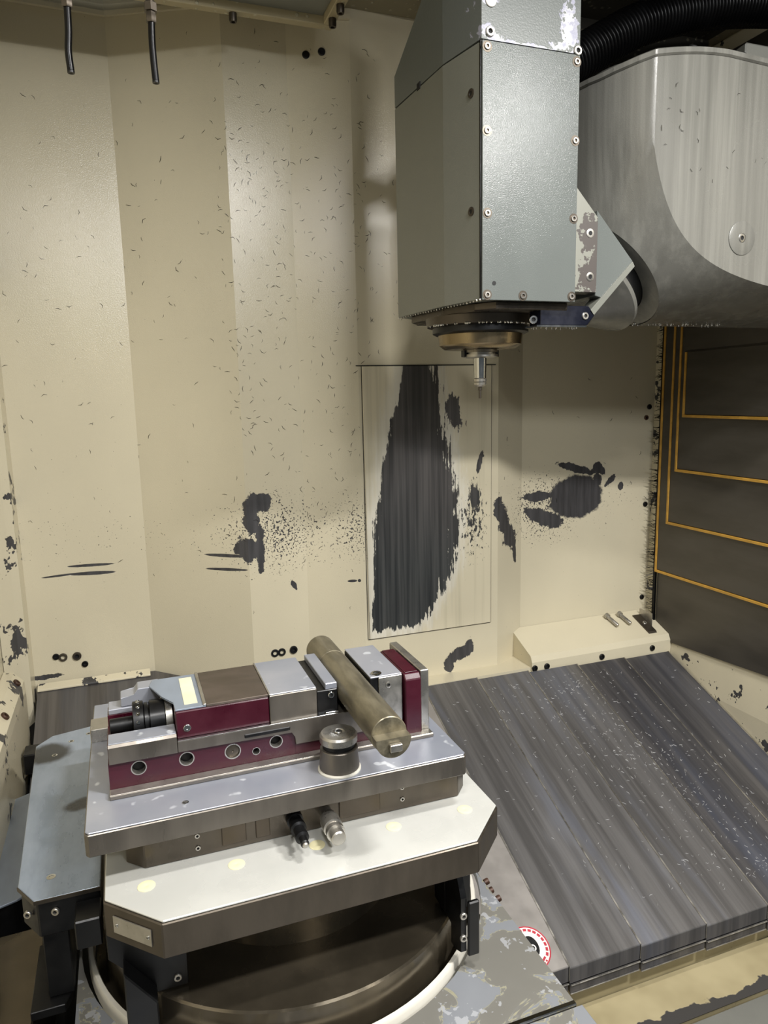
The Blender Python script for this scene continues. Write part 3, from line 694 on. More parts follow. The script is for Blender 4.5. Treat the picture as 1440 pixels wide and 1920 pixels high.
# ---- vise
vs_ = thing('machine_vise', (0.205, 1.16, -0.5918), 'maroon machine vise with steel jaws clamping a round bar', 'vise')
VF, VB = 1.085, 1.236
bm = bm_new(); add_box(bm, -0.057, 0.470, 1.066, 1.255, -0.5918, -0.585, 0.001); obj('base_flange', bm, 'steel_brown', vs_)
box('flange_top', 'steel', vs_, -0.0565, 0.4695, 1.0665, 1.0845, -0.5849, -0.5840, 0.0003)
bm = bm_new(); holes = [(-0.013, -0.557, 0.0112), (0.058, -0.557, 0.0112), (0.129, -0.559, 0.0125), (0.166, -0.566, 0.0062), (0.199, -0.556, 0.0105)]
bored_plate_face(bm, -0.056, 0.2300, -0.585, -0.5425, VF, holes, 0.014)
ff = add_box(bm, -0.056, 0.2300, VF+0.015, VF+0.04, -0.585, -0.5425)
add_box(bm, -0.056, 0.2300, VF, VF+0.016, -0.5428, -0.5425)
add_box(bm, 0.2302, 0.4230, VF, VF+0.04, -0.585, -0.566)
obj('base_front', bm, ['maroon', 'dark_void'], vs_)
for hx, hz, hr in holes:
    bm = bm_new(); dvec = (0, -1, 0); seg = 24
    rr = [[bm.verts.new((hx+r*math.cos(2*PI*k/seg), y, hz+r*math.sin(2*PI*k/seg))) for k in range(seg)] for r, y in ((hr*0.90, VF+0.012), (hr*0.90, VF-0.0004), (hr*1.04, VF-0.0004), (hr*1.04, VF+0.002))]
    for A, B in zip(rr, rr[1:]):
        for k in range(seg): bm.faces.new((A[k], A[(k+1) % seg], B[(k+1) % seg], B[k]))
    obj('bore_rim', bm, 'steel', vs_, True)
    if hr > 0.012: lathe('bore_plug', 'steel_dark', vs_, (hx, VF+0.006, hz), (0, -1, 0), [(0, hr*0.88), (0.004, hr*0.88), (0.005, hr*0.7), (0.005, 0.002), (0.003, 0)], 24)
box('base_back', 'maroon', vs_, -0.056, 0.4230, VB-0.036, VB, -0.585, -0.515, 0.001)
box('base_floor', 'maroon', vs_, -0.056, 0.4230, VF+0.041, VB-0.037, -0.585, -0.570)
box('left_end_cheek', 'maroon', vs_, -0.057, -0.050, VF+0.042, VB-0.038, -0.5698, -0.532, 0.001)
# slide rails
bm = bm_new(); add_prism(bm, [(1.080, -0.542), (1.080, -0.516), (1.083, -0.512), (1.118, -0.512), (1.118, -0.542)], 0, -0.054, 0.045); 
obj('slide_rail', bm, 'steel_brown', vs_)
box('rail_top', 'steel_top', vs_, -0.0535, 0.0445, 1.0825, 1.1175, -0.5119, -0.5105, 0.0005)
bm = bm_new(); add_prism(bm, [(0.0455, -0.5425), (0.0455, -0.5245), (0.362, -0.5245), (0.362, -0.5655), (0.2305, -0.5655), (0.2305, -0.552), (0.2250, -0.5425)], 1, 1.0805, 1.118, 0.0008)
obj('slide_rail', bm, 'steel_brown', vs_)
box('rail_edge', 'chrome', vs_, 0.046, 0.3045, 1.0798, 1.0860, -0.5244, -0.5230, 0.0004)
box('rail_slot', 'black', vs_, 0.148, 0.222, 1.0792, 1.083, -0.5385, -0.5320, 0.0012)
box('slide_rail', 'steel_top', vs_, -0.054, 0.3620, 1.200, 1.236, -0.5148, -0.5060 , 0.001)
bm = bm_new(); add_prism(bm, [(-0.034, -0.505), (0.028, -0.505), (0.028, -0.478), (-0.006, -0.478), (-0.012, -0.488), (-0.034, -0.490)], 1, 1.203, 1.236, 0.001); obj('rear_stop', bm, 'steel_top', vs_)
# movable jaw carriage
bm = bm_new(); add_box(bm, 0.0460, 0.1910, 1.0870, 1.230, -0.5238, -0.4795, 0.0015); obj('carriage', bm, 'maroon', vs_)
prism('carriage_top', 'brown_top', vs_, [(1.0885, -0.4793), (1.2295, -0.4793), (1.2285, -0.4752), (1.0895, -0.4752)], 0, 0.0935, 0.1908, 0.0006)
bm = bm_new(); add_prism(bm, [(0.046, 1.090), (0.0930, 1.0895), (0.0930, 1.2295), (0.018, 1.2295), (0.012, 1.205), (0.030, 1.150), (0.046, 1.120)], 2, -0.4793, -0.4765, 0.0006); ba = obj('end_band', bm, 'blue_sheen', vs_)
box('label_strip', 'cream_label', ba, 0.061, 0.0815, 1.104, 1.216, -0.4764, -0.4758)
box('band_rib', 'steel', vs_, 0.0885, 0.0935, 1.0890, 1.2295, -0.4764, -0.4738, 0.0008)
socket_screw('screw', (0.062, 1.087, -0.507), (0, -1, 0), 0.0058, vs_, ('chrome', 'chrome'), 0.002)
# steel movable jaw
bm = bm_new(); add_box(bm, 0.1916, 0.2698, 1.085, 1.234, -0.5238, -0.4770, 0.001); obj('movable_jaw', bm, 'steel_brown', vs_)
box('jaw_top', 'steel_top', vs_, 0.1926, 0.2690, 1.086, 1.233, -0.4769, -0.4748, 0.0006)
box('jaw_top_rib', 'steel', vs_, 0.1910, 0.1935, 1.0855, 1.2335, -0.4768, -0.4735, 0.0005)
bm = bm_new(); add_box(bm, 0.2702, 0.3050, 1.086, 1.233, -0.5238, -0.4830, 0.001); obj('jaw_insert', bm, 'black', vs_)
box('jaw_plate', 'steel_top', vs_, 0.2850, 0.3050, 1.087, 1.232, -0.4829, -0.4722, 0.001)
socket_screw('screw', (0.294, 1.086, -0.492), (0, -1, 0), 0.0055, vs_, ('chrome', 'dark_void'), 0.003)
box('guide_edge', 'chrome', vs_, 0.283, 0.305, 1.0815, 1.0858, -0.5238, -0.5200, 0.0006)
# fixed jaw
bm = bm_new(); add_box(bm, 0.3785, 0.4210, 1.0865, 1.2365, -0.5855, -0.4770, 0.001); obj('fixed_jaw', bm, 'steel', vs_)
box('fixed_jaw_plate', 'black', vs_, 0.3635, 0.3783, 1.0885, 1.2355, -0.5655, -0.4775, 0.001)
box('fixed_jaw_top', 'steel_top', vs_, 0.3640, 0.4206, 1.0872, 1.236, -0.4768, -0.4745, 0.0006)
socket_screw('screw', (0.396, 1.0865, -0.492), (0, -1, 0), 0.0052, vs_, ('steel', 'dark_void'), 0.001)
socket_screw('screw', (0.378, 1.098, -0.4745), (0, 0, 1), 0.0095, vs_, ('chrome', 'dark_void'), 0.003)
bm = bm_new(); add_prism(bm, [(1.078, -0.5855), (1.078, -0.486), (1.086, -0.477), (1.205, -0.477), (1.218, -0.486), (1.218, -0.5855)], 0, 0.4238, 0.4530, 0.0015); obj('rear_block', bm, 'maroon', vs_)
box('rear_block_cap', 'maroon', vs_, 0.427, 0.4500, 1.088, 1.204, -0.4769, -0.4755, 0.0006)
bm = bm_new(); add_box(bm, 0.4545, 0.4700, 1.085, 1.2375, -0.5848, -0.4750, 0.0012); obj('end_plate', bm, 'steel', vs_)
# screw, thrust collar and knurled handle ring
AX = (0, 1.160, -0.517)
lathe('bright_collar', 'steel', vs_, (0.0455, AX[1], AX[2]), (-1, 0, 0), [(0, 0.028), (0.002, 0.0338), (0.012, 0.0338), (0.013, 0.030)], 48)
lathe('thrust_barrel', 'black', vs_, (0.0322, AX[1], AX[2]), (-1, 0, 0), [(0, 0.0325), (0.0225, 0.0325), (0.0235, 0.028)], 48)
lathe('collar', 'black', vs_, (0.0085, AX[1], AX[2]), (-1, 0, 0), [(0, 0.026), (0.002, 0.026), (0.002, 0.030), (0.007, 0.030), (0.008, 0.026)], 40)
kn = lathe('knurled_ring', 'black', vs_, (0.0005, AX[1], AX[2]), (-1, 0, 0), [(0, 0.031), (0.001, 0.0335), (0.016, 0.0335), (0.017, 0.031)], 48)
for k in range(16):
    a = 2*PI*k/16; d = Vector((0, math.cos(a), math.sin(a))); p = Vector((-0.008, AX[1], AX[2]))+d*0.0335
    socket_screw('ring_pin', p, d, 0.0030, kn, ('chrome', 'chrome'), 0.0012)
cyl('vise_screw', 'black', vs_, (-0.0168, AX[1], AX[2]), (-0.052, AX[1], AX[2]), 0.012, 24, 0.001)
cyl('screw_nut', 'steel', vs_, (-0.030, 1.128, -0.548), (-0.0176, 1.128, -0.548), 0.010, 20, 0.001)
socket_screw('screw', (0.024, 1.129, -0.5275), (0, -1, -0.35), 0.006, vs_, ('steel', 'steel'), 0.0015)

# round bar stock held in the vise
wp = thing('round_bar', (0.334, 1.1, -0.52), 'round olive steel bar clamped crosswise between the vise jaws', 'bar')
BX, BZ, BR = 0.334, -0.4925, 0.0278
lathe('bar_body', 'bar', wp, (BX, 0.918, BZ), (0, 1, 0), [(0, BR-0.0012), (0.0012, BR), (0.290, BR), (0.2902, BR-0.0004), (0.2935, BR-0.0004), (0.2937, BR), (0.383, BR), (0.385, BR-0.002)], 64)
bm = bm_new(); pts = [(BX+(BR-0.001)*math.cos(a), BZ+(BR-0.001)*math.sin(a)) for a in [PI+0.05+(PI-0.1)*k/20 for k in range(21)]]
pts = [(BX+(BR-.001)*math.cos(-0.12+PI+ (PI+0.24)*k/22), BZ+(BR-.001)*math.sin(-0.12+PI+(PI+0.24)*k/22)-0.0) for k in range(23)]
add_prism(bm, pts, 1, 0.899, 0.9178); obj('half_step', bm, 'bar', wp)
box('end_tab', 'steel', wp, BX-0.008, BX+0.011, 0.8915, 0.8988, BZ-0.015, BZ-0.004, 0.001)

# ---- left arm covers
la = thing('clamp_arm_cover', (-0.15, 1.4, -0.81), 'bluish-sheen steel cover plate on black housing, left of the pallet', 'cover')
lp = [(-0.205, 1.147), (-0.178, 1.102), (-0.084, 1.102), (-0.084, 1.712), (-0.197, 1.685), (-0.227, 1.645)]
t = NT('blue_sheen_steel_stained'); Xx, Yy = t.xyz()[0], t.xyz()[1]
n_ = t.noise(9, (1.6, 0.5, 1), 5, 0.6); base_ = t.mix(t.ramp(n_, 0.3, 0.7), lin((126, 138, 152)), lin((160, 170, 184)))
wob_ = t.math('MULTIPLY', t.math('SUBTRACT', n_, 0.5), 1.0)
mk = t.math('MAXIMUM', t.ramp(t.math('ADD', t.blob(Xx, Yy, -0.115, 1.365, 0.05, 0.03, 0.3), wob_), 0.0, 0.35), t.ramp(t.math('ADD', t.blob(Xx, Yy, -0.205, 1.60, 0.06, 0.055, 0.3), wob_), 0.0, 0.4))
M['arm_cover'] = t.set(t.mix(mk, base_, lin((58, 60, 62))), t.mixf(t.ramp(n_, .3, .7), 0.24, 0.38), 0.25)  # plate colour includes painted bluish reflections; dark marks are stains
prism('cover_plate', 'arm_cover', la, lp, 2, -0.7545, -0.750, 0.0012)
prism('rim', 'steel_dark', la, [(-0.2065, 1.1465), (-0.1785, 1.1000), (-0.0835, 1.1000), (-0.0835, 1.1018), (-0.1783, 1.1018), (-0.2052, 1.1469)], 2, -0.7555, -0.7495)
prism('housing', 'black', la, [(x*1.0+(0.003 if x < -0.15 else -0.001), y+(0.003 if y < 1.4 else -0.003)) for x, y in lp], 2, -0.815, -0.7548, 0.002)
box('front_box', 'black', la, -0.121, -0.084, 1.055, 1.104, -0.815, -0.768, 0.002)
box('pillar', 'black', la, -0.175, -0.136, 1.12, 1.22, -0.935, -0.8152, 0.002)
prism('foot', 'black', la, [(-0.20, 1.10), (-0.150, 1.10), (-0.138, 1.13), (-0.138, 1.25), (-0.20, 1.25)], 2, -0.950, -0.9355, 0.001)
for p in ((-0.191, 1.122, -0.782), (-0.150, 1.1035, -0.775)): socket_screw('screw', p, (-0.3, -1, 0), 0.006, la, ('steel', 'dark_void'))
socket_screw('screw', (-0.158, 1.155, -0.750), (0, 0, 1), 0.007, la, ('chrome', 'chrome'), 0.0006)
for x, y in ((-0.155, 1.64), (-0.12, 1.665), (-0.185, 1.585)): socket_screw('screw', (x, y, -0.750), (0, 0, 1), 0.006, la, ('chrome', 'dark_void'), 0.0008)
lb = thing('outer_arm_cover', (-0.35, 1.5, -1.0), 'pale grey outer cover plate at the far left edge, on a black box', 'cover')
lbp = [(-0.60, 1.69), (-0.332, 1.795), (-0.266, 1.832), (-0.230, 1.78), (-0.236, 1.43), (-0.256, 1.415), (-0.285, 1.405), (-0.60, 1.37)]
prism('cover_plate', 'blue_sheen', lb, [p for p in lbp if True], 2, -0.955, -0.950, 0.001)
prism('housing', 'black', lb, [(-0.60, 1.69), (-0.332, 1.79), (-0.27, 1.82), (-0.236, 1.77), (-0.242, 1.435), (-0.262, 1.42), (-0.60, 1.38)], 2, -1.15, -0.9552, 0.003)
bb = thing('table_base_cover', (-0.3, 1.2, -1.4), 'dark brown metal base cover in the bottom left corner', 'cover')
prism('base_body', 'drum', bb, [(-0.60, 1.02), (-0.205, 1.12), (-0.205, 1.25), (-0.205, 1.37), (-0.60, 1.36)], 2, -1.40, -0.985, 0.003)

# ================================================================== SPINDLE HEAD
hd = thing('spindle_head', (0.78, 1.48, 0.15), 'grey angular milling spindle head hanging above the vise', 'spindle head')
hp = [(0.675, 1.285), (0.652, 1.400), (0.640, 1.632), (0.700, 1.68), (0.88, 1.68), (0.887, 1.285)]
ZB, ZS = 0.174, 0.634
prism('housing', 'head_side', hd, hp, 2, ZB, ZS-0.002, 0.001)
bm = bm_new(); add_box(bm, 0.6765, 0.8875, 1.2790, 1.2848, 0.1725, 0.6325, 0.0008); fc = obj('front_cover', bm, 'head_grey', hd)
box('front_gasket', 'rubber', hd, 0.6742, 0.8880, 1.2830, 1.2870, 0.1735, 0.6335)
bm = bm_new(); hp2 = [(0.6755, 1.281), (0.6525, 1.400), (0.6405, 1.632), (0.700, 1.68), (0.88, 1.68), (0.888, 1.281)]
top = [(0.6755, 1.281, 1.05), (0.6525, 1.400, 0.85), (0.6405, 1.632, 0.700), (0.700, 1.68, 0.70), (0.88, 1.68, 0.95), (0.888, 1.281, 1.05)]
A = [bm.verts.new((x, y, ZS+0.001)) for x, y in hp2]; B = [bm.verts.new(p) for p in top]
bm.faces.new(A)
for i in range(6): bm.faces.new((A[i], A[(i+1) % 6], B[(i+1) % 6], B[i]))
cen = bm.verts.new((0.78, 1.42, 0.95))
for i in range(6): bm.faces.new((B[i], B[(i+1) % 6], cen))
obj('upper_cover', bm, 'head_top', hd)
box('seam_notch', 'dark_void', hd, 0.6455, 0.6475, 1.500, 1.516, 0.628, 0.642)
for x, z in ((0.686, 0.622), (0.880, 0.620), (0.686, 0.478), (0.880, 0.478), (0.687, 0.332), (0.880, 0.333), (0.687, 0.182), (0.766, 0.182), (0.879, 0.183)):
    s_ = socket_screw('screw', (x, 1.279, z), (0, -1, 0), 0.0062, fc, ('steel', 'dark_void'), 0.003)
    lathe('washer', 'steel_dark', fc, (x, 1.2791, z), (0, -1, 0), [(0, 0.0098), (0.0006, 0.0098), (0.0006, 0.0)], 20)
cyl('port', 'dark_void', fc, (0.702, 1.2792, 0.204), (0.702, 1.2785, 0.204), 0.0042, 16)
for x, z in ((0.692, 0.648), (0.882, 0.640)): socket_screw('screw', (x, 1.281, z), (0, -1, 0), 0.009, hd, ('steel', 'dark_void'), 0.004)
cyl('round_cap', 'white', hd, (0.694, 1.2812, 0.700), (0.694, 1.278, 0.700), 0.011, 20, 0.001)
for z in (0.552, 0.341): socket_screw('screw', (0.6688, 1.311, z), (-0.98, -0.2, 0), 0.0085, hd, ('steel_dark', 'dark_void'), 0.001)
# nose rings
SX, SY = 0.772, 1.470
prism('lower_step', 'steel_dark', hd, [(0.668, 1.45), (0.690, 1.34), (0.72, 1.30), (0.885, 1.30), (0.90, 1.60), (0.70, 1.66), (0.660, 1.60)], 2, 0.158, 0.1737, 0.002)
lathe('nose_flange', 'steel_dark', hd, (SX, SY, 0.1575), (0, 0, -1), [(0, 0.122), (0.018, 0.118), (0.020, 0.108)], 64)
lathe('nose_ring', 'black', hd, (SX, SY, 0.1372), (0, 0, -1), [(0, 0.106), (0.012, 0.106), (0.016, 0.098)], 64)
lathe('spindle_nose', 'bronze', hd, (SX, SY, 0.1210), (0, 0, -1), [(0, 0.094), (0.022, 0.091), (0.030, 0.080), (0.031, 0.050)], 64)
# right cheek, joint plate and probe block
prism('side_strip', 'strip', hd, [(0.8882, 0.196), (0.9555, 0.196), (0.9555, 0.345), (0.8882, 0.415)], 1, 1.302, 1.335, 0.001)
socket_screw('screw', (0.937, 1.302, 0.313), (0, -1, 0), 0.0090, hd, ('steel', 'dark_void'), 0.001)
socket_screw('screw', (0.939, 1.302, 0.227), (0, -1, 0), 0.0090, hd, ('steel', 'dark_void'), 0.001)
prism('joint_cheek', 'head_grey', hd, [(0.9560, 0.190), (0.972, 0.186), (1.049, 0.263), (0.9560, 0.360)], 1, 1.306, 1.62, 0.001)
a_ax = Vector((1, 0, 1)).normalized(); AP = Vector((0.981, 1.495, 0.150))
prism('joint_rib', 'head_side', hd, [(1.046, 0.262), (1.052, 0.252), (0.950, 0.148), (0.940, 0.158)], 1, 1.302, 1.345, 0.001)
lathe('joint_disc', 'body_grey', hd, AP, a_ax, [(0.060, 0.062), (0.118, 0.137), (0.128, 0.137)], 80)
lathe('joint_neck', 'dark_void', hd, AP, a_ax, [(0.1285, 0.122), (0.172, 0.122)], 64)
pb = prism('sensor_block', 'navy', hd, [(0.822, 0.168), (0.938, 0.168), (0.953, 0.150), (0.935, 0.129), (0.822, 0.129)], 1, 1.302, 1.345, 0.001)
box('sensor_rail', 'chrome', hd, 0.812, 0.932, 1.300, 1.345, 0.1250, 0.1285)
socket_screw('screw', (0.929, 1.302, 0.148), (0, -1, 0), 0.0075, hd, ('steel', 'dark_void'), 0.003)
socket_screw('screw', (0.811, 1.312, 0.140), (-0.4, -1, 0), 0.0085, hd, ('chrome', 'dark_void'), 0.003)

# drops clinging under the head and swivel housing
bm = bm_new()
def drop(p, r): bmesh.ops.create_icosphere(bm, subdivisions=1, radius=r, matrix=Matrix.Translation(p) @ Matrix.Diagonal((1, 1, 1.5, 1)))
for k in range(46):
    a = random.uniform(PI*0.95, PI*1.75); drop((SX+0.118*math.cos(a), SY+0.118*math.sin(a), 0.139), random.uniform(.0012, .0024))
for k in range(30):
    f_ = k/29; drop((0.641+(0.675-0.641)*f_, 1.63+(1.285-1.63)*f_, 0.173), random.uniform(.0012, .0024))
for k in range(24): drop((random.uniform(0.82, 0.93), 1.31+random.uniform(0, .03), 0.1245), random.uniform(.0012, .0022))
o = obj('coolant_drops', bm, 'chrome', hd, True); o['kind'] = 'stuff'

# tool holder
th_ = thing('tool_holder', (SX, SY, 0.09), 'slim steel tool holder with small cutter fitted in the spindle', 'tool holder')
lathe('holder_flange', 'steel', th_, (SX, SY, 0.0892), (0, 0, -1), [(0, 0.038), (0.006, 0.039), (0.0065, 0.034), (0.010, 0.034), (0.0105, 0.039), (0.016, 0.039), (0.0165, 0.034), (0.018, 0.030)], 48)
lathe('holder_body', 'chrome', th_, (SX, SY, 0.0711), (0, 0, -1), [(0, 0.0145), (0.044, 0.0135)], 32)
lathe('collet_nut', 'steel', th_, (SX, SY, 0.0270), (0, 0, -1), [(0, 0.0125), (0.002, 0.0145), (0.008, 0.0145), (0.0085, 0.0115), (0.0095, 0.0140), (0.015, 0.0135), (0.019, 0.008)], 32)
lathe('cutter', 'steel_dark', th_, (SX, SY, 0.0079), (0, 0, -1), [(0, 0.0042), (0.008, 0.0042), (0.009, 0.003), (0.026, 0.003), (0.0265, 0.001)], 16)
for sx_ in (-1, 1): box('drive_key', 'black', th_, SX+sx_*0.0395 - 0.004, SX+sx_*0.0395+0.004, SY-0.008, SY+0.008, 0.0735, 0.0885, 0.001)

# ---- swivel housing: upright casting cut by a 45 degree cone
sw = thing('swivel_housing', (1.35, 1.5, 0.15), 'large streaked grey swivel housing joined to the right of the spindle head', 'housing')
outline = [(0.981, 1.495), (0.984, 1.44), (0.992, 1.395), (1.012, 1.338), (1.035, 1.295), (1.058, 1.2665), (1.79, 1.2610), (1.79, 1.495)]
def exit_pt(gx, gy):
    """leave apex in plan along (gx,gy): intersect the outline"""
    best = None
    for (x0, y0), (x1, y1) in zip(outline, outline[1:]):
        ex, ey = x1-x0, y1-y0; det = gx*(-ey)+ex*gy
        if abs(det) < 1e-12: continue
        dx, dy = x0-AP.x, y0-AP.y
        t_ = (dx*(-ey)+ex*dy)/det; s_ = (gx*dy-gy*dx)/det
        if t_ > 1e-6 and -1e-6 <= s_ <= 1+1e-6 and (best is None or t_ > best): best = t_
    return best
CR = 0.235
bm = bm_new(); NA = 90; cols = []
def rimz(x): 
    if x < 1.0: return 0.640
    if x < 1.24: return 0.640+0.034*math.sin((x-1.0)/0.24*PI/2)
    return 0.674-0.05*(x-1.24)
def col_at(al, mirror=1):
    s_, q_ = math.cos(al), math.sin(al); g = Vector((s_*s_, -math.sqrt(2)*s_*q_, q_*q_))
    tr = CR/(g.x+g.z)
    if g.x < 1e-5: return None
    tt = exit_pt(g.x, g.y)
    if tt is None: return None
    return g, tr, tt
als = [0.04+ (PI/2-0.06)*k/NA for k in range(NA+1)]
for al in als:
    r_ = col_at(al)
    if r_ is None: continue
    g, tr, tt = r_
    tt = max(tt, tr*1.001)
    p = [AP+g*(tr+(tt-tr)*k/6) for k in range(7)]
    zt = rimz(p[-1].x)
    if p[-1].z > zt-0.02:   # clip the cone where it meets the rim
        f_ = (zt-0.02-AP.z)/max(g.z, 1e-6); f_ = max(f_, tr*1.0005)
        p = [AP+g*(tr+(f_-tr)*k/6) for k in range(7)]
    e = p[-1]
    p += [Vector((e.x, e.y, e.z+(zt-e.z)*k/4)) for k in (1, 2, 3, 4)]
    cols.append(p)
def mir(p): return Vector((p.x, 2*AP.y-p.y, p.z))
for sgn in (0, 1):
    V = [[bm.verts.new(mir(q) if sgn else q) for q in p] for p in cols]
    for A_, B_ in zip(V, V[1:]):
        for k in range(len(A_)-1): bm.faces.new((A_[k], B_[k], B_[k+1], A_[k+1]))
    if sgn == 0: VF0 = V
    else:
        for A_, B_ in ((VF0[0], V[0]),):
            for k in range(len(A_)-1): bm.faces.new((A_[k], A_[k+1], B_[k+1], B_[k]))
        for k in range(len(cols)-1):
            bm.faces.new((VF0[k][-1], VF0[k+1][-1], V[k+1][-1], V[k][-1]))
        for k in range(len(VF0[-1])-1): bm.faces.new((VF0[-1][k], V[-1][k], V[-1][k+1], VF0[-1][k+1]))
obj('housing', bm, 'body_grey', sw, True, 24)
# ring around the joint and rim lip
bm = bm_new(); add_lathe(bm, AP, a_ax, [(0.166, 0.124), (0.166, 0.160), (0.168, 0.1655), (0.176, 0.168), (0.176, 0.124)], 90, False); obj('joint_ring', bm, 'body_grey', sw, True)
bm = bm_new(); lip = []
for p in [c[-1] for c in cols[::1] if c[-1].x < 1.7]: lip.append(p)
lip = [p for i, p in enumerate(lip) if i == 0 or (p-lip[i-1]).length > 1e-5]
rows_ = []
for p in lip:
    n_ = Vector((p.x-1.30, p.y-1.6, 0)).normalized()
    rows_.append([bm.verts.new(p+n_*o_+Vector((0, 0, z_))) for o_, z_ in ((0.001, -0.006), (0.005, -0.003), (0.005, 0.006), (-0.012, 0.014), (-0.02, 0.0))])
for A_, B_ in zip(rows_, rows_[1:]):
    for k in range(5): bm.faces.new((A_[k], A_[(k+1) % 5], B_[(k+1) % 5], B_[k]))
obj('rim_lip', bm, 'body_grey', sw)
for x in (1.155, 1.285, 1.40): socket_screw('screw', (x, 1.275, rimz(x)+0.0135), (0, -0.4, 1), 0.008, sw, ('dark_void', 'dark_void'), 0.001)
cp = lathe('cap_plate', 'body_grey', sw, (1.301, 1.2645, 0.314), (0, -1, 0), [(0, 0.036), (0.0012, 0.036), (0.002, 0.0345), (0.002, 0.010), (0.0, 0.009)], 48)
socket_screw('plug_screw', (1.300, 1.2635, 0.314), (0, -1, 0), 0.0095, cp, ('steel', 'dark_void'), 0.002)
cyl('pin_hole', 'dark_void', sw, (1.052, 1.372, 0.300), (1.0505, 1.371, 0.298), 0.003, 12)
prism('top_block', 'machine_grey', sw, [(1.36, 1.34), (1.60, 1.34), (1.60, 1.55), (1.40, 1.55)], 2, 0.668, 0.745, 0.004)
lathe('top_dome', 'machine_grey', sw, (1.30, 1.60, 0.67), (0, 0, 1), [(0, 0.19), (0.05, 0.18), (0.085, 0.14), (0.10, 0.0)], 48)

bm = bm_new()
for k in range(46): drop((random.uniform(1.17, 1.45), 1.495-random.uniform(0, 0.05), 0.1500), random.uniform(.0012, .0028))
o = obj('coolant_drops', bm, 'chrome', sw, True); o['kind'] = 'stuff'
# ---- corrugated hose
bm = bm_new(); path = bez([(0.93, 1.56, 0.66), (1.04, 1.61, 0.745), (1.13, 1.62, 0.800), (1.298, 1.62, 0.893), (1.463, 1.62, 0.948), (1.62, 1.62, 0.982), (1.79, 1.62, 1.005)], 4)
path = bez(path, 12); L = 0; pts = []; rad = []; acc = 0; step = 0.0022
# resample evenly
d_ = [0]
for a, b in zip(path, path[1:]): d_.append(d_[-1]+(b-a).length)
k = 0; s_ = 0
while s_ < d_[-1]:
    while d_[k+1] < s_: k += 1
    f_ = (s_-d_[k])/max(1e-9, d_[k+1]-d_[k]); pts.append(path[k].lerp(path[k+1], f_)); s_ += step
rad = [0.0505 if (i % 5) in (0, 1) else (0.0475 if (i % 5) in (2, 4) else 0.0445) for i in range(len(pts))]
add_tube(bm, pts, rad, 26)
tag(obj('corrugated_hose', bm, 'rubber', None, True, 80), 'thick black corrugated hose curving above the swivel housing', 'hose')

# ---- coolant nozzle hoses at top left
for (xa, xb, zb_, lab) in ((-0.0265, -0.029, 0.499, 'black coolant hose hanging at the far top left, leftmost of the two'), (0.0965, 0.0972, 0.499, 'black coolant hose hanging at top left, right one with longer fitting')):
    nz = thing('coolant_hose', (xa, 1.3, 0.62), lab, 'hose', 'coolant hoses under the hood')
    bm = bm_new(); zt_ = 0.592 if xa < 0 else 0.588
    p_ = bez([(xa, 1.3, zt_), (xa-0.001, 1.3, 0.56), (xb-0.0012, 1.3, 0.53), (xb, 1.3, zb_+0.004)], 8)
    add_tube(bm, p_, 0.0054, 14); tb = obj('tube', bm, 'rubber', nz, True)
    lathe('outlet', 'black', nz, (xb, 1.3, zb_+0.0035), (0, 0, -1), [(0, 0.0056), (0.003, 0.0054), (0.003, 0.0036), (0.001, 0.0)], 16)
    zf_ = 0.592 if xa < 0 else 0.588
    lathe('fitting_nut', 'steel_dark', nz, (xa, 1.3, zf_), (0, 0, 1), [(0, 0.0075), (0.002, 0.0085), (0.010, 0.0085), (0.012, 0.0075), (0.016, 0.0075), (0.016, 0.0105), (0.028, 0.0105), (0.03, 0.008)], 6)
    cyl('feed_pipe', 'steel_dark', nz, (xa, 1.3, zf_+0.0301), (xa, 1.3, 0.9618), 0.006, 14)

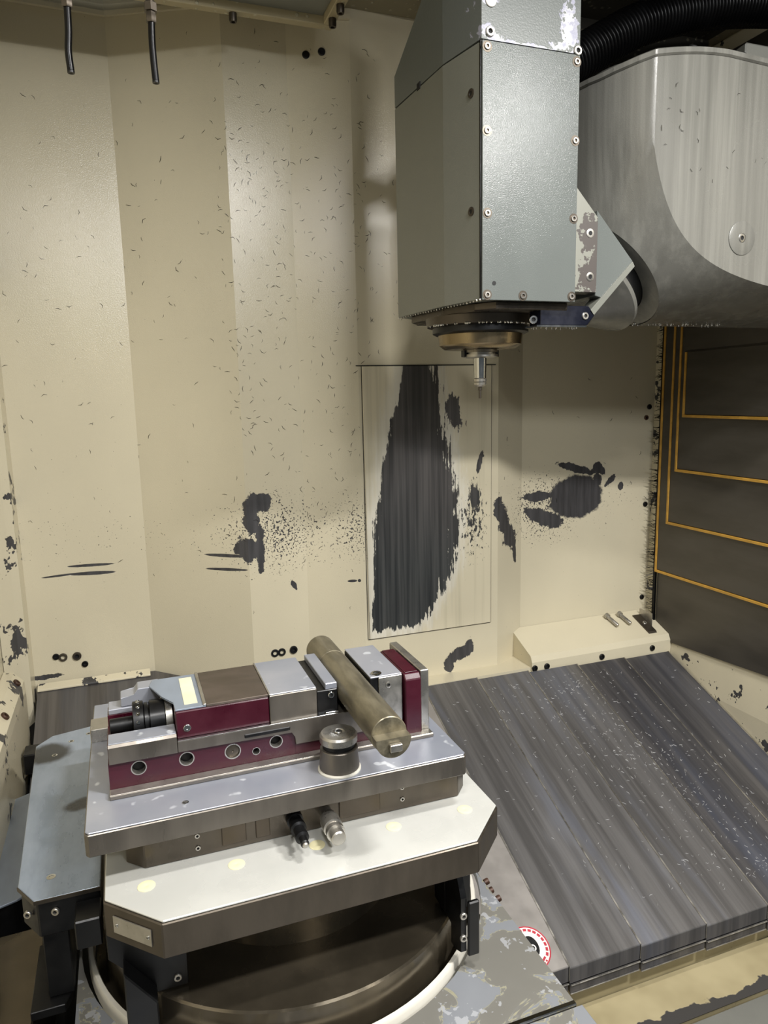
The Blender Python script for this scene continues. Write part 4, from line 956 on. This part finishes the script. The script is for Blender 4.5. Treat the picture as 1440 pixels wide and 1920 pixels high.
# ================================================================== SWARF (uncountable chips)
def swarf(name, mat, n, place, lmin, lmax, label, parent, wf=0.055):
    bm = bm_new()
    for _ in range(n):
        p, nrm = place()
        nrm = Vector(nrm).normalized(); dv, u, v = frame(nrm); a = random.uniform(0, 2*PI)
        t1 = u*math.cos(a)+v*math.sin(a); t2 = nrm.cross(t1); L = random.uniform(lmin, lmax); b = random.uniform(-0.3, 0.3); wd = L*wf
        P_ = Vector(p); top_, bot_ = [], []
        for s_, w_ in ((-0.5, 0.25), (0.0, 1.0), (0.5, 0.25)):
            c_ = P_+t1*s_*L+t2*b*L*(1-4*s_*s_)
            top_.append((bm.verts.new(c_+t2*wd*w_+nrm*0.0002), bm.verts.new(c_+nrm*(0.0002+wd*1.6)), bm.verts.new(c_-t2*wd*w_+nrm*0.0002)))
        for A_, B_ in zip(top_, top_[1:]):
            for k in range(3): bm.faces.new((A_[k], A_[(k+1) % 3], B_[(k+1) % 3], B_[k]))
        bm.faces.new(top_[0]); bm.faces.new(top_[-1][::-1])
    o = obj(name, bm, mat, parent); o['kind'] = 'stuff'; o['label'] = label
    return o
def on_wall():
    while True:
        x = random.choice([random.uniform(-0.29, 1.85), random.uniform(0.3, 0.75)]); z = random.triangular(-0.75, 1.04, 0.55)
        if 0.69 < x < 1.16 and z < 0.09: continue
        if x > 0.95 and random.random() < 0.7: continue
        for (x0, y0), (x1, y1) in zip(plan, plan[1:]):
            if x0 <= x <= x1:
                f_ = (x-x0)/(x1-x0); return (x, y0+(y1-y0)*f_, z), ((y1-y0), -(x1-x0), 0)
swarf('wall_swarf', 'swarf', 640, on_wall, 0.007, 0.017, 'short dark metal chips stuck all over the rear wall', wall_back)
def on_floor():
    while True:
        x = random.uniform(0.86, 1.82); y = random.uniform(1.25, 1.98)
        dens = 0.12 + 0.9*math.exp(-((x-(1.40+0.25*(1.7-y)))/0.17)**2)
        if random.random() < dens: break
    i = max(k for k in range(6) if xs[k] <= x); off = 0.010-0.0065*(i-1)
    return (x, y, zf(y)+off), (0, -math.sin(SL), math.cos(SL))
swarf('floor_swarf', 'swarf_light', 900, on_floor, 0.003, 0.012, 'bright fine metal chips scattered over the sheets', wc, 0.07)
def on_body():
    x = random.uniform(1.06, 1.40); z = random.uniform(0.42, 0.62); return (x, 1.2648, z), (0, -1, 0)
swarf('housing_swarf', 'swarf', 22, on_body, 0.006, 0.012, 'a few dark metal chips', sw)
